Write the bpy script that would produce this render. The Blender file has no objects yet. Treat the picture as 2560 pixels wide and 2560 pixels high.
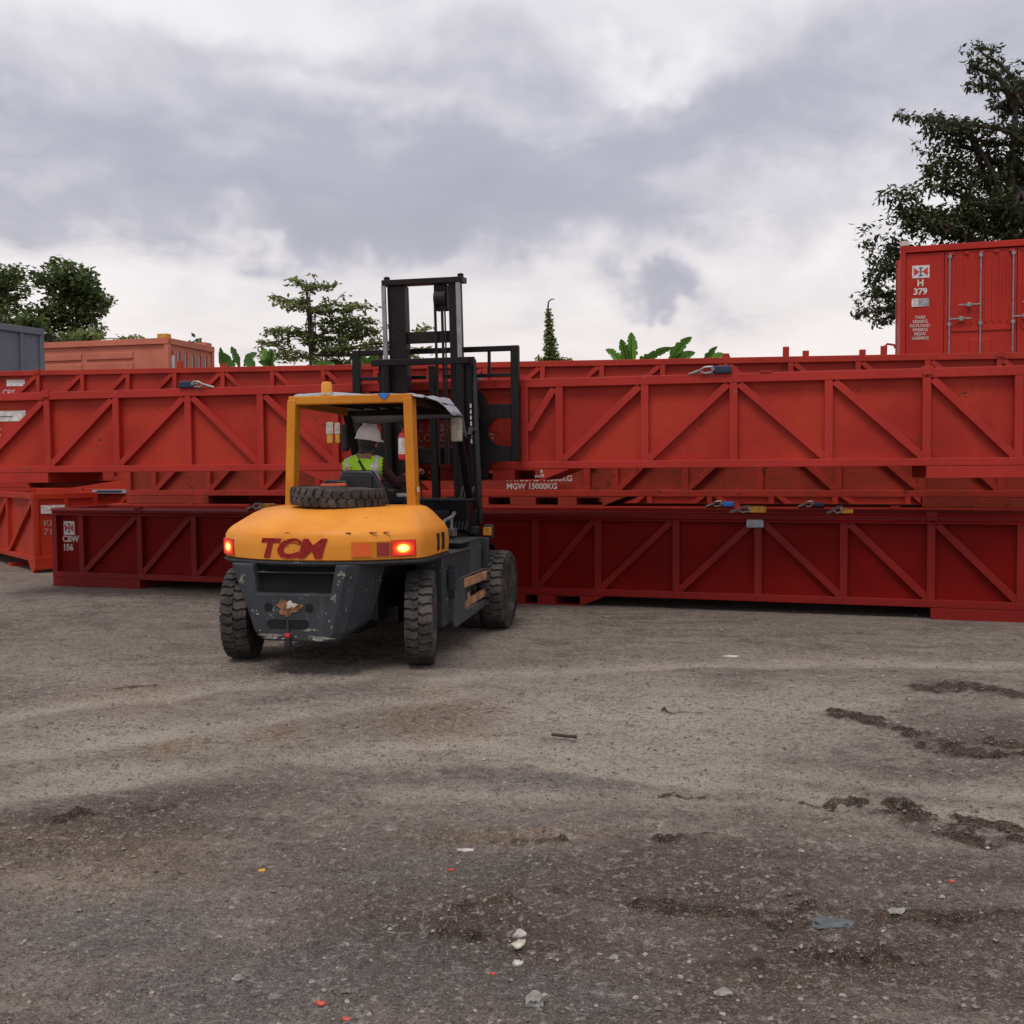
import bpy, bmesh, math, random
import numpy as np
from mathutils import Vector, Matrix, noise as mnoise
R = math.radians
scene = bpy.context.scene
COL = scene.collection
random.seed(7); rng = np.random.default_rng(11)

# ------------------------------------------------------------------ camera
FK = 1.05; EYE = 1.75
PITCH = math.atan(120 / (2560 * FK)); ROLL = R(.5)
FW = Vector((0, math.cos(PITCH), -math.sin(PITCH)))
UP0 = Vector((0, math.sin(PITCH), math.cos(PITCH))); RT0 = Vector((1, 0, 0))
RT = RT0 * math.cos(ROLL) - UP0 * math.sin(ROLL)
UP = UP0 * math.cos(ROLL) + RT0 * math.sin(ROLL)
cd = bpy.data.cameras.new('camera'); cam = bpy.data.objects.new('camera', cd); COL.objects.link(cam)
cd.sensor_width = 36; cd.lens = 36 * FK; cd.clip_end = 2000; cd.clip_start = .05
m = Matrix((RT, UP, -FW)).transposed().to_4x4(); m.translation = (0, 0, EYE)
cam.matrix_world = m
scene.camera = cam
scene.render.resolution_x = scene.render.resolution_y = 1024

def ray(x, y):
    return FW + RT * ((x - 1280) / (2560 * FK)) + UP * ((1280 - y) / (2560 * FK))
def at(x, y, Y):
    d = ray(x, y); return Vector((0, 0, EYE)) + d * (Y / d.y)
def onz(x, y, z=0.0):
    d = ray(x, y); return Vector((0, 0, EYE)) + d * ((z - EYE) / d.z)

# ------------------------------------------------------------------ light
SUN_EL, SUN_AZ = 62, 205      # behind the camera, a little to the left; azimuth clockwise from +Y
sd = bpy.data.lights.new('sun', 'SUN'); sd.energy = 1.55; sd.angle = R(20); sd.color = (1, .925, .85)
sun = bpy.data.objects.new('sun', sd); COL.objects.link(sun)
sv = Vector((math.sin(R(SUN_AZ)) * math.cos(R(SUN_EL)), math.cos(R(SUN_AZ)) * math.cos(R(SUN_EL)), math.sin(R(SUN_EL))))
sun.rotation_euler = sv.to_track_quat('Z', 'Y').to_euler(); sun.location = (0, 0, 30)
scene.view_settings.view_transform = 'Standard'; scene.view_settings.look = 'None'
scene.view_settings.exposure = 0.08; scene.view_settings.gamma = 1

class NT:
    """tiny node-tree writer"""
    def __init__(s, tree): s.t = tree; s.n = tree.nodes; s.l = tree.links
    def put(s, sock, v):
        if isinstance(v, bpy.types.NodeSocket): s.l.new(v, sock)
        elif v is not None:
            if isinstance(v, (tuple, list, Vector)) and sock.type == 'RGBA' and len(v) == 3: v = (*v, 1)
            sock.default_value = v
    def math(s, op, a, b=None, c=None, clamp=False):
        n = s.n.new('ShaderNodeMath'); n.operation = op; n.use_clamp = clamp
        s.put(n.inputs[0], a); s.put(n.inputs[1], b) if b is not None else None
        if c is not None: s.put(n.inputs[2], c)
        return n.outputs[0]
    def vec(s, op, a, b=None):
        n = s.n.new('ShaderNodeVectorMath'); n.operation = op
        s.put(n.inputs[0], a)
        if b is not None: s.put(n.inputs[1], b)
        return n.outputs[1] if op in ('LENGTH', 'DISTANCE', 'DOT_PRODUCT') else n.outputs[0]
    def mix(s, f, a, b, mode='MIX'):
        n = s.n.new('ShaderNodeMix'); n.data_type = 'RGBA'; n.blend_type = mode
        s.put(n.inputs[0], f); s.put(n.inputs[6], a); s.put(n.inputs[7], b); return n.outputs[2]
    def noise(s, v, scale, detail=4, rough=.55, dist=0, color=False):
        n = s.n.new('ShaderNodeTexNoise'); s.put(n.inputs['Vector'], v)
        n.inputs['Scale'].default_value = scale; n.inputs['Detail'].default_value = detail
        n.inputs['Roughness'].default_value = rough; n.inputs['Distortion'].default_value = dist
        return n.outputs[1 if color else 0]
    def rng(s, v, a, b, c=0, d=1, smooth=True):
        n = s.n.new('ShaderNodeMapRange'); n.interpolation_type = 'SMOOTHSTEP' if smooth else 'LINEAR'
        s.put(n.inputs[0], v); n.inputs[1].default_value = a; n.inputs[2].default_value = b
        n.inputs[3].default_value = c; n.inputs[4].default_value = d; return n.outputs[0]
    def scale(s, v, sc):
        n = s.n.new('ShaderNodeMapping'); s.put(n.inputs[0], v); n.inputs['Scale'].default_value = sc; return n.outputs[0]
    def sep(s, v):
        n = s.n.new('ShaderNodeSeparateXYZ'); s.put(n.inputs[0], v); return n.outputs
    def comb(s, x, y, z):
        n = s.n.new('ShaderNodeCombineXYZ'); s.put(n.inputs[0], x); s.put(n.inputs[1], y); s.put(n.inputs[2], z); return n.outputs[0]

# ---- sky: clouded sky laid over the physical sky
world = bpy.data.worlds.new('World'); scene.world = world; world.use_nodes = True
w = NT(world.node_tree); w.n.clear()
gen = w.n.new('ShaderNodeTexCoord').outputs['Generated']
d_ = w.vec('NORMALIZE', gen); sx, sy, sz = w.sep(d_)
zz = w.math('MAXIMUM', sz, 0.0)
den = w.math('ADD', zz, .22)
cu = w.comb(w.math('DIVIDE', sx, den), w.math('DIVIDE', sy, den), w.math('MULTIPLY', zz, 1.5))
wob = w.noise(cu, 1.3, 3, .5, color=True)
cu2 = w.vec('ADD', cu, w.vec('SCALE', wob, None)) if False else w.vec('ADD', cu, w.vec('MULTIPLY', wob, (.55, .55, .55)))
n1 = w.noise(cu2, .95, 6, .5, .25)
n2 = w.noise(w.vec('ADD', cu2, (7.3, 2.1, 1.0)), 3.0, 6, .55, .3)
base = w.math('ADD', w.math('MULTIPLY', w.math('SUBTRACT', n1, .5), 1.25), w.math('MULTIPLY', w.math('SUBTRACT', n2, .5), .68))
# places where the cloud deck is thick (negative) or thin (positive)
blobs = [(120, 330, 1000, 330, -.20), (820, 400, 700, 260, -.16), (520, 560, 420, 110, -.12), (1180, 570, 560, 120, -.20), (1980, 350, 420, 240, -.20), (1500, 400, 500, 90, -.10), (480, 120, 380, 60, -.10), (1000, 250, 420, 60, .12), (1350, 420, 240, 60, .10), (350, 420, 500, 60, .08),
         (2450, 90, 700, 260, -.16), (1180, 60, 520, 110, .16), (1640, 170, 230, 80, .34), (780, 250, 260, 120, .10), (1260, 300, 500, 100, .06),
         (560, 590, 150, 90, .28), (2250, 480, 420, 240, .20), (1640, 735, 150, 60, -.85), (1780, 800, 120, 60, -.18), (1300, 700, 1400, 110, .16),
         (1350, 850, 4000, 190, .22), (200, 700, 500, 200, .08), (2080, 650, 150, 80, .16), (650, 650, 160, 60, .2), (30, 60, 250, 200, .12)]
tot = base
wv = w.noise(d_, 7.0, 4, .6, color=True)
dw = w.vec('ADD', d_, w.vec('MULTIPLY', w.vec('SUBTRACT', wv, (.5, .5, .5)), (.16, .16, .16)))
for (bx_, by_, wx, wy, wt) in blobs:
    c = ray(bx_, by_).normalized()
    sxx = 2560 * FK / wx; szz = 2560 * FK / wy
    r_ = w.vec('LENGTH', w.vec('MULTIPLY', w.vec('SUBTRACT', dw, tuple(c)), (sxx, sxx * .5, szz)))
    tot = w.math('ADD', tot, w.math('MULTIPLY', w.rng(r_, 1.25, 0.0), wt))
fac = w.rng(tot, -.55, .50)
cr = w.n.new('ShaderNodeValToRGB'); w.put(cr.inputs[0], fac)
els = cr.color_ramp.elements
els[0].position = 0; els[0].color = (.40, .405, .48, 1)
els[1].position = 1; els[1].color = (.93, .91, .93, 1)
e = els.new(.35); e.color = (.47, .475, .555, 1)
e = els.new(.62); e.color = (.64, .63, .69, 1)
glow = w.rng(sz, .30, .0)
ccol = w.mix(w.math('MULTIPLY', glow, w.rng(fac, .15, .7, .25, .95)), cr.outputs[0], (.93, .84, .80, 1))
zen = w.rng(sz, .50, .95, 1.0, 1.45)
ccol = w.mix(1.0, ccol, w.comb(zen, w.math('MULTIPLY', zen, w.rng(sz, .5, .95, 1.0, .95)), w.math('MULTIPLY', zen, w.rng(sz, .5, .95, 1.0, .86))), 'MULTIPLY')
sky = w.n.new('ShaderNodeTexSky'); sky.sky_type = 'NISHITA'; sky.sun_disc = False
sky.sun_elevation = R(SUN_EL); sky.sun_rotation = R(SUN_AZ)
bg1 = w.n.new('ShaderNodeBackground'); w.put(bg1.inputs[0], sky.outputs[0]); bg1.inputs[1].default_value = .08
bg2 = w.n.new('ShaderNodeBackground'); w.put(bg2.inputs[0], ccol); bg2.inputs[1].default_value = 1.0
mx = w.n.new('ShaderNodeMixShader'); mx.inputs[0].default_value = .95
w.l.new(bg1.outputs[0], mx.inputs[1]); w.l.new(bg2.outputs[0], mx.inputs[2])
wo = w.n.new('ShaderNodeOutputWorld'); w.l.new(mx.outputs[0], wo.inputs[0])

# ------------------------------------------------------------------ materials
MATS = {}
def mat(name):
    mt = bpy.data.materials.new(name); mt.use_nodes = True; t = NT(mt.node_tree); t.n.clear()
    o = t.n.new('ShaderNodeOutputMaterial'); b = t.n.new('ShaderNodeBsdfPrincipled'); t.l.new(b.outputs[0], o.inputs[0])
    MATS[name] = mt; return mt, t, b
def bump(t, b, h, st=.3, dist=.01):
    n = t.n.new('ShaderNodeBump'); n.inputs['Strength'].default_value = st; n.inputs['Distance'].default_value = dist
    t.put(n.inputs['Height'], h); t.l.new(n.outputs[0], b.inputs['Normal'])
def paint(name, c, c2=None, rough=.45, wear=(.12, .05, .035), wamt=.62, dirt=(.16, .12, .09), damt=.35, sc=1.0, bst=.15, metal=0, grime_low=0.0, seam=True):
    """painted steel: soft fading, run marks, chips down to primer or rust, dust"""
    mt, t, b = mat(name)
    P = t.n.new('ShaderNodeTexCoord').outputs['Object']
    geo = t.n.new('ShaderNodeNewGeometry').outputs['Position']
    P = geo
    big = t.noise(P, 1.1 * sc, 4, .6, .4)
    c2 = c2 or tuple(x * .72 for x in c)
    col = t.mix(t.rng(big, .32, .68), c, c2)
    run = t.noise(t.scale(P, (9 * sc, 9 * sc, .7 * sc)), 1.0, 5, .62)
    col = t.mix(t.math('MULTIPLY', t.rng(run, .55, .78), damt), col, dirt)
    fine = t.noise(P, 26 * sc, 5, .7)
    spots = t.math('MULTIPLY', fine, t.noise(P, 3.1 * sc, 3, .6))
    chip = t.rng(spots, wamt * .62, wamt * .62 + .025)
    col = t.mix(chip, col, wear)
    b.inputs['Metallic'].default_value = metal; b.inputs['Specular IOR Level'].default_value = .10 if c[1] < .009 and c[0] > .1 else .22
    t.put(b.inputs['Base Color'], col)
    t.put(b.inputs['Roughness'], t.math('ADD', t.math('MULTIPLY', t.noise(P, 6 * sc, 3), .25), rough - .1))
    h = t.math('ADD', t.math('MULTIPLY', t.noise(P, 2.6 * sc, 3), 1.0), t.math('MULTIPLY', chip, -.06))
    bump(t, b, h, bst, .03)
    return mt
def plain(name, c, rough=.6, metal=0, sc=20, var=.25, bst=.15):
    mt, t, b = mat(name)
    P = t.n.new('ShaderNodeTexCoord').outputs['Object']
    n = t.noise(P, sc, 5, .6)
    t.put(b.inputs['Base Color'], t.mix(t.rng(n, .3, .7), tuple(x * (1 - var) for x in c), tuple(min(1, x * (1 + var)) for x in c)))
    b.inputs['Roughness'].default_value = rough; b.inputs['Metallic'].default_value = metal
    bump(t, b, n, bst, .004); return mt
RUST = (.10, .035, .018)
paint('red_lifted', (.45, .040, .020), (.33, .020, .013), .55, RUST, .595, (.30, .055, .028), .5, 1.0, .4)
paint('red_lifted_frame', (.44, .033, .024), (.36, .025, .018), .5, (.30, .09, .06), .60, (.25, .05, .035), .25)
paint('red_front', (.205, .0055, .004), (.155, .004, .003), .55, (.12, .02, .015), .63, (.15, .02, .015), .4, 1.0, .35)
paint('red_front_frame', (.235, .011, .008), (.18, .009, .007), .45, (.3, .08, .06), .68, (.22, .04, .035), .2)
paint('red_worn_frame', (.44, .040, .026), (.33, .036, .021), .55, (.10, .035, .018), .56, (.20, .06, .03), .55, 1.3, .3)
paint('red_worn', (.35, .042, .023), (.24, .034, .019), .6, (.10, .035, .018), .54, (.20, .06, .03), .6, 1.3, .3)
paint('red_back', (.42, .036, .021), (.33, .026, .016), .5, RUST, .60, (.22, .05, .035), .3)
paint('red_orange', (.46, .038, .015), (.38, .026, .011), .40, RUST, .68, (.25, .05, .03), .2)
paint('red_box', (.44, .026, .015), (.36, .018, .012), .42, RUST, .70, (.22, .04, .03), .25)
paint('salmon', (.58, .185, .12), (.50, .15, .095), .55, (.3, .1, .07), .66, (.3, .15, .1), .35)
paint('grey_box', (.17, .19, .235), (.145, .16, .20), .5, (.1, .08, .07), .64, (.15, .14, .13), .35)
paint('orange', (.80, .31, .04), (.70, .255, .03), .42, (.22, .10, .04), .615, (.45, .22, .09), .42, 1.8, .12)
paint('orange_frame', (.64, .25, .02), (.53, .19, .016), .48, (.14, .06, .03), .60, (.35, .15, .05), .3, 2, .05)
paint('dark_paint', (.048, .055, .064), (.036, .040, .046), .5, (.30, .29, .26), .60, (.12, .11, .10), .5, 2.2)
paint('grey_green', (.075, .088, .088), (.06, .07, .07), .5, (.2, .2, .18), .62, (.14, .12, .10), .5, 2)
paint('black_steel', (.009, .008, .009), (.014, .011, .011), .42, (.06, .035, .03), .62, (.05, .035, .03), .4, 2)
paint('brown_steel', (.020, .014, .014), (.015, .010, .010), .45, (.06, .035, .03), .62, (.06, .04, .03), .5, 2)
plain('black', (.012, .012, .014), .55); plain('void', (.004, .004, .005), .9)
plain('chrome', (.30, .31, .35), .3, .6, 8, .15); plain('dull_metal', (.28, .27, .26), .45, .7)
plain('white', (.62, .60, .58), .55); plain('off_white', (.50, .46, .38), .5); plain('white_worn', (.55, .48, .46), .6, 0, 40, .25)
plain('faint_white', (.42, .22, .20), .7, 0, 60, .4)
plain('blue_paint', (.02, .06, .22), .4); plain('navy', (.012, .02, .06), .5, 0, 30, .4); plain('blue_bright', (.02, .16, .55), .45)
plain('red_mark', (.55, .03, .03), .5); plain('decal_red', (.50, .028, .030), .45)
plain('yellow_strap', (.62, .30, .03), .55, 0, 25, .3); plain('primer', (.17, .165, .145), .8, 0, 45, .55)
plain('rust', (.20, .085, .04), .8, 0, 18, .6, .5)
plain('wood', (.42, .22, .12), .7, 0, 9, .35); plain('seat_vinyl', (.014, .015, .02), .42)
plain('label_grey', (.32, .32, .36), .5); plain('shirt', (.045, .008, .012), .85, 0, 30, .3)
plain('vest', (.42, .78, .02), .7, 0, 14, .12); plain('reflective', (.60, .60, .62), .4); plain('helmet', (.74, .69, .65), .35, 0, 3, .04)
plain('skin', (.30, .15, .09), .55, 0, 12, .12); plain('hair', (.015, .011, .01), .6); plain('trousers', (.015, .016, .022), .85)
plain('bark', (.050, .038, .030), .85, 0, 12, .4, .6); plain('cover', (.30, .31, .35), .5, 0, 6, .2); plain('amber', (.55, .22, .03), .35)
plain('concrete', (.25, .24, .22), .85); plain('litter', (.50, .47, .42), .7, 0, 30, .2); plain('red_spray', (.50, .09, .06), .7, 0, 60, .4)
plain('slate', (.085, .10, .11), .6, 0, 25, .3); plain('seat_orange', (.6, .12, .05), .6)

def tyre_mat():
    mt, t, b = mat('tyre'); P = t.n.new('ShaderNodeTexCoord').outputs['Object']
    n = t.noise(P, 7, 5, .65); f = t.noise(P, 70, 3, .6)
    t.put(b.inputs['Base Color'], t.mix(t.rng(t.math('ADD', n, t.math('MULTIPLY', t.math('SUBTRACT', f, .5), .4)), .35, .72), (.022, .020, .020), (.10, .085, .075)))
    b.inputs['Roughness'].default_value = .85; bump(t, b, f, .3, .004)
tyre_mat()
def lamp_mat(name, c, e, st):
    mt, t, b = mat(name); b.inputs['Base Color'].default_value = (*c, 1); b.inputs['Roughness'].default_value = .25
    b.inputs['Emission Color'].default_value = (*e, 1); b.inputs['Emission Strength'].default_value = st
def glow_mat(name):
    mt, t, b = mat(name); P = t.n.new('ShaderNodeTexCoord').outputs['Generated']
    q = t.vec('MULTIPLY', t.vec('SUBTRACT', P, (.5, .5, .5)), (2, 0, 2)); r_ = t.vec('LENGTH', q)
    n = t.n.new('ShaderNodeValToRGB'); t.put(n.inputs[0], r_); el = n.color_ramp.elements
    el[0].position = 0; el[0].color = (1, .80, .25, 1); el[1].position = 1.0; el[1].color = (.30, .004, .002, 1)
    for p_, c_ in ((.34, (1, .62, .10, 1)), (.60, (1, .20, .015, 1)), (.78, (.85, .03, .006, 1))): e_ = el.new(p_); e_.color = c_
    t.put(b.inputs['Base Color'], (.4, .03, .01, 1)); t.put(b.inputs['Emission Color'], n.outputs[0]); t.put(b.inputs['Emission Strength'], t.rng(r_, 0, .75, 4.5, 1.2)); b.inputs['Roughness'].default_value = .3
glow_mat('lens_lit')
lamp_mat('lens_off', (.28, .03, .02), (0, 0, 0), 0); lamp_mat('lens_orange', (.55, .10, .02), (1, .10, .01), .12); lamp_mat('beacon_lens', (.75, .30, .03), (0, 0, 0), 0)
def leaf_mat(name, c1, c2, trans=.25):
    mt, t, b = mat(name)
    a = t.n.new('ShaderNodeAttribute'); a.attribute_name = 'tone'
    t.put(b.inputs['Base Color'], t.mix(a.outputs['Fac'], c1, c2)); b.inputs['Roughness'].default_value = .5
    try: b.inputs['Specular IOR Level'].default_value = .3
    except Exception: pass
    tr = t.n.new('ShaderNodeBsdfTranslucent'); t.put(tr.inputs[0], t.mix(a.outputs['Fac'], c1, c2))
    ms = t.n.new('ShaderNodeMixShader'); ms.inputs[0].default_value = trans
    out = [n for n in t.n if n.type == 'OUTPUT_MATERIAL'][0]
    t.l.new(b.outputs[0], ms.inputs[1]); t.l.new(tr.outputs[0], ms.inputs[2]); t.l.new(ms.outputs[0], out.inputs[0])
leaf_mat('leaf_far', (.050, .080, .025), (.15, .20, .065), .35); leaf_mat('leaf_light', (.11, .145, .05), (.27, .32, .11), .5)
leaf_mat('leaf_dark', (.022, .036, .014), (.075, .105, .038), .3); leaf_mat('leaf_banana', (.045, .12, .02), (.15, .34, .05), .45)
leaf_mat('leaf_vine', (.10, .14, .03), (.24, .31, .07), .4)

# ------------------------------------------------------------------ mesh helpers
def tag(o, label=None, cat=None, group=None, kind=None):
    if label: o['label'] = label
    if cat: o['category'] = cat
    if group: o['group'] = group
    if kind: o['kind'] = kind
    return o
def empty(name, loc, rz=0, tilt=0):
    o = bpy.data.objects.new(name, None); COL.objects.link(o); o.location = loc; o.rotation_euler = (0, tilt, rz)
    o.empty_display_size = .2; return o
class MB:
    def __init__(s): s.bm = bmesh.new()
    def box(s, x0, x1, y0, y1, z0, z1, bev=0, mtx=None):
        M = Matrix.Translation(((x0 + x1) / 2, (y0 + y1) / 2, (z0 + z1) / 2)) @ Matrix.Diagonal((abs(x1 - x0), abs(y1 - y0), abs(z1 - z0), 1))
        if mtx is not None: M = mtx @ M
        r = bmesh.ops.create_cube(s.bm, size=1, matrix=M)
        if bev > 0:
            es = {e for v in r['verts'] for e in v.link_edges}
            bmesh.ops.bevel(s.bm, geom=list(es), offset=bev, segments=2, affect='EDGES', profile=.6)
        return s
    def bar(s, p, q, wd, ht, up=(0, 0, 1), bev=0):
        p = Vector(p); q = Vector(q); z = (q - p); L = z.length; z.normalize()
        u = Vector(up); x = u.cross(z)
        if x.length < 1e-4: x = Vector((1, 0, 0)).cross(z)
        x.normalize(); y = z.cross(x)
        M = Matrix((x, y, z)).transposed().to_4x4(); M.translation = (p + q) / 2
        return s.box(-wd / 2, wd / 2, -ht / 2, ht / 2, -L / 2, L / 2, bev, M)
    def tube(s, pts, r, seg=8, cap=True):
        pts = [Vector(p) for p in pts]; rs = r if isinstance(r, (list, tuple)) else [r] * len(pts)
        rings = []; px = None
        for i, p in enumerate(pts):
            z = (pts[min(i + 1, len(pts) - 1)] - pts[max(i - 1, 0)]).normalized()
            if px is None:
                px = z.orthogonal().normalized()
            else:
                px = (px - z * px.dot(z)); px = px.normalized() if px.length > 1e-5 else z.orthogonal().normalized()
            py = z.cross(px)
            rings.append([s.bm.verts.new(p + (px * math.cos(a) + py * math.sin(a)) * rs[i]) for a in [2 * math.pi * k / seg for k in range(seg)]])
        for a, b in zip(rings, rings[1:]):
            for k in range(seg): s.bm.faces.new((a[k], a[(k + 1) % seg], b[(k + 1) % seg], b[k]))
        if cap: s.bm.faces.new(rings[0][::-1]); s.bm.faces.new(rings[-1])
        return s
    def lathe(s, prof, axis='x', seg=40, c=(0, 0, 0), closed=False):
        c = Vector(c); rings = []
        for (r, h) in prof:
            ring = []
            for k in range(seg):
                a = 2 * math.pi * k / seg; u, v = r * math.cos(a), r * math.sin(a)
                ring.append(s.bm.verts.new(c + (Vector((h, u, v)) if axis == 'x' else Vector((u, h, v)) if axis == 'y' else Vector((u, v, h)))))
            rings.append(ring)
        pr = list(zip(rings, rings[1:])) + ([(rings[-1], rings[0])] if closed else [])
        for a, b in pr:
            for k in range(seg): s.bm.faces.new((a[k], a[(k + 1) % seg], b[(k + 1) % seg], b[k]))
        if not closed:
            for rg, pf in ((rings[0][::-1], prof[0]), (rings[-1], prof[-1])):
                if pf[0] > 1e-4: s.bm.faces.new(rg)
        return s
    def prism(s, poly, axis, a, b, poly2=None):
        """poly in the two other axes; axis x: (y,z), y: (x,z), z: (x,y)"""
        def mk(p, h): return Vector((h, p[0], p[1])) if axis == 'x' else Vector((p[0], h, p[1])) if axis == 'y' else Vector((p[0], p[1], h))
        A = [s.bm.verts.new(mk(p, a)) for p in poly]; B = [s.bm.verts.new(mk(p, b)) for p in (poly2 or poly)]
        n = len(poly)
        for k in range(n): s.bm.faces.new((A[k], A[(k + 1) % n], B[(k + 1) % n], B[k]))
        s.bm.faces.new(A[::-1]); s.bm.faces.new(B); return s
    def grid(s, f, nu, nv):
        V = [[s.bm.verts.new(f(i / nu, j / nv)) for j in range(nv + 1)] for i in range(nu + 1)]
        for i in range(nu):
            for j in range(nv): s.bm.faces.new((V[i][j], V[i + 1][j], V[i + 1][j + 1], V[i][j + 1]))
        return s
    def build(s, name, mt, parent=None, smooth=False, recalc=True):
        if recalc: bmesh.ops.recalc_face_normals(s.bm, faces=s.bm.faces)
        me = bpy.data.meshes.new(name); s.bm.to_mesh(me); s.bm.free()
        me.materials.append(MATS[mt] if isinstance(mt, str) else mt)
        if smooth:
            me.polygons.foreach_set('use_smooth', [True] * len(me.polygons))
            try: me.set_sharp_from_angle(angle=R(38))
            except Exception: pass
        o = bpy.data.objects.new(name, me); COL.objects.link(o)
        if parent is not None: o.parent = parent
        return o
def txt(s, size, loc, mt, parent, name='lettering', rot=(R(90), 0, 0), off=.0, shear=0, align='LEFT', sp=1.0, wrap=None, ex=.0015):
    cu = bpy.data.curves.new(name, 'FONT'); cu.body = s; cu.size = size; cu.offset = off; cu.shear = shear
    cu.align_x = align; cu.space_character = sp; cu.extrude = ex; cu.resolution_u = 3; cu.space_line = .98
    t = bpy.data.objects.new('tmp', cu); COL.objects.link(t)
    dg = bpy.context.evaluated_depsgraph_get(); me = bpy.data.meshes.new_from_object(t.evaluated_get(dg)); me.name = name
    bpy.data.objects.remove(t); bpy.data.curves.remove(cu)
    me.materials.clear(); me.materials.append(MATS[mt])
    o = bpy.data.objects.new(name, me); COL.objects.link(o); o.parent = parent; o.location = loc; o.rotation_euler = rot
    if wrap:
        o.location = (0, 0, 0); o.rotation_euler = (0, 0, 0)
        M = Matrix.Translation(loc) @ Matrix.Rotation(rot[0], 4, 'X')
        for v in me.vertices: v.co = wrap(M @ v.co)
    return o
def emblem(parent, x, y, z, wd, ht):
    """white square, two red triangles point to point, a blue bar between"""
    b = MB().box(x, x + wd, y - .004, y, z, z + ht).build('emblem', 'white', parent)
    k = MB(); cx, cz = x + wd / 2, z + ht / 2
    for sg in (-1, 1):
        k.prism([(cx + sg * .40 * wd, cz - .32 * ht), (cx + sg * .40 * wd, cz + .32 * ht), (cx + sg * .05 * wd, cz)], 'y', y - .0075, y - .0045)
    k.build('red_triangles', 'red_mark', b)
    MB().box(cx - .035 * wd, cx + .035 * wd, y - .010, y - .008, cz - .34 * ht, cz + .34 * ht).box(cx - .12 * wd, cx + .12 * wd, y - .010, y - .008, cz + .27 * ht, cz + .34 * ht).box(cx - .12 * wd, cx + .12 * wd, y - .010, y - .008, cz - .34 * ht, cz - .27 * ht).build('blue_bar', 'blue_paint', b)

# ------------------------------------------------------------------ ground
def vnoise(x, y, sc, seed=0):
    r = np.random.default_rng(seed); T = r.random((256, 256))
    u = x * sc + 1000.37; v = y * sc + 1000.71
    i = np.floor(u).astype(int); j = np.floor(v).astype(int); fu = u - i; fv = v - j
    fu = fu * fu * (3 - 2 * fu); fv = fv * fv * (3 - 2 * fv)
    g = lambda a, b: T[a % 256, b % 256]
    return (g(i, j) * (1 - fu) + g(i + 1, j) * fu) * (1 - fv) + (g(i, j + 1) * (1 - fu) + g(i + 1, j + 1) * fu) * fv
def fbm(x, y, sc, o=4, seed=0, g=.5):
    s = 0; a = 1; t = 0
    for k in range(o): s = s + a * vnoise(x, y, sc * 2 ** k, seed + k); t += a; a *= g
    return s / t
def seg_axis(a, b, fine0, fine1, st, grow, far):
    c = list(np.arange(fine0, fine1, st)); x = fine1; d = st
    while x < far: c.append(x); x += d; d *= grow
    c.append(far); x = fine0; d = st; lo = []
    while x > -far: x -= d; d *= grow; lo.append(max(x, -far))
    return np.array(sorted(set(lo)) + c)
gx = seg_axis(0, 0, -2.1, 2.1, .017, 1.022, 420)
gy = seg_axis(0, 0, 3.0, 6.5, .017, 1.016, 420)
GX, GY = np.meshgrid(gx, gy)
# mud streaks and ruts seen in the yard: (px, py) polylines, width in metres, depth
ruts = [([(2040, 2270), (2300, 2300), (2560, 2290)], .10, .5), ([(1380, 2230), (1700, 2280), (1980, 2300)], .12, .45), ([(0, 2060), (200, 2040), (420, 2010)], .10, .45), ([(1750, 2420), (2100, 2380), (2400, 2420)], .08, .5), ([(2330, 1725), (2420, 1718), (2540, 1738)], .16, .9), ([(2100, 1790), (2300, 1838), (2450, 1862), (2620, 1875)], .13, 1.0), ([(2320, 1860), (2400, 1890), (2580, 1895)], .12, .8),
        ([(1640, 1985), (1900, 2000), (2110, 2015)], .05, .7), ([(2110, 2012), (2300, 2030), (2420, 2050), (2600, 2075)], .13, 1.0), ([(2300, 2060), (2420, 2090), (2620, 2110)], .10, .9),
        ([(1150, 2265), (1260, 2262), (1350, 2250)], .05, .9), ([(1200, 2300), (1350, 2290)], .035, .9), ([(1100, 2330), (1250, 2345)], .03, .7), ([(1980, 2235), (2020, 2240)], .04, .8),
        ([(290, 1665), (420, 1662), (470, 1658)], .04, .5), ([(1660, 1780), (1760, 1783)], .05, .5), ([(2180, 2385), (2250, 2400)], .05, .8),
        ([(1290, 2105), (1400, 2110)], .03, .8), ([(1660, 2108), (1760, 2095), (1900, 2098)], .02, .6), ([(300, 1722), (400, 1712)], .05, .4)]
wet = [(1250, 2330, 560, 150, 1), (1600, 2230, 800, 110, .8), (2100, 2400, 800, 170, 1), (2350, 2200, 400, 60, .6), (900, 2150, 420, 90, .3), (250, 2050, 330, 70, .7), (100, 2120, 300, 50, .5), (560, 1980, 300, 50, .5),
       (1200, 1420, 0, 0, 0), (2250, 1960, 420, 50, .35), (1430, 1905, 240, 26, .25), (1700, 2520, 600, 70, .5), (2540, 1840, 300, 60, .5), (900, 1800, 300, 50, .2)]
pale = [(1700, 1790, 620, 80, 1), (1750, 1860, 620, 50, .8), (1400, 1720, 400, 40, .6), (350, 1920, 500, 40, .5), (300, 1840, 700, 60, .55), (250, 1690, 600, 60, .4), (780, 2440, 110, 50, .8), (240, 2240, 330, 60, .55), (2350, 2400, 240, 40, .7),
        (380, 2330, 500, 30, .2), (900, 1770, 500, 40, .35), (2150, 2120, 200, 24, .4)]
tan_ = [(1080, 1790, 150, 60, .8), (1150, 1830, 100, 30, .6), (430, 1865, 90, 28, .8), (700, 1828, 80, 28, .8), (180, 2120, 330, 90, .7), (350, 1740, 200, 45, .5), (1300, 2090, 260, 22, .7), (300, 2200, 260, 60, .5), (1960, 2450, 240, 40, .5), (1350, 2400, 180, 30, .4)]
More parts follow.
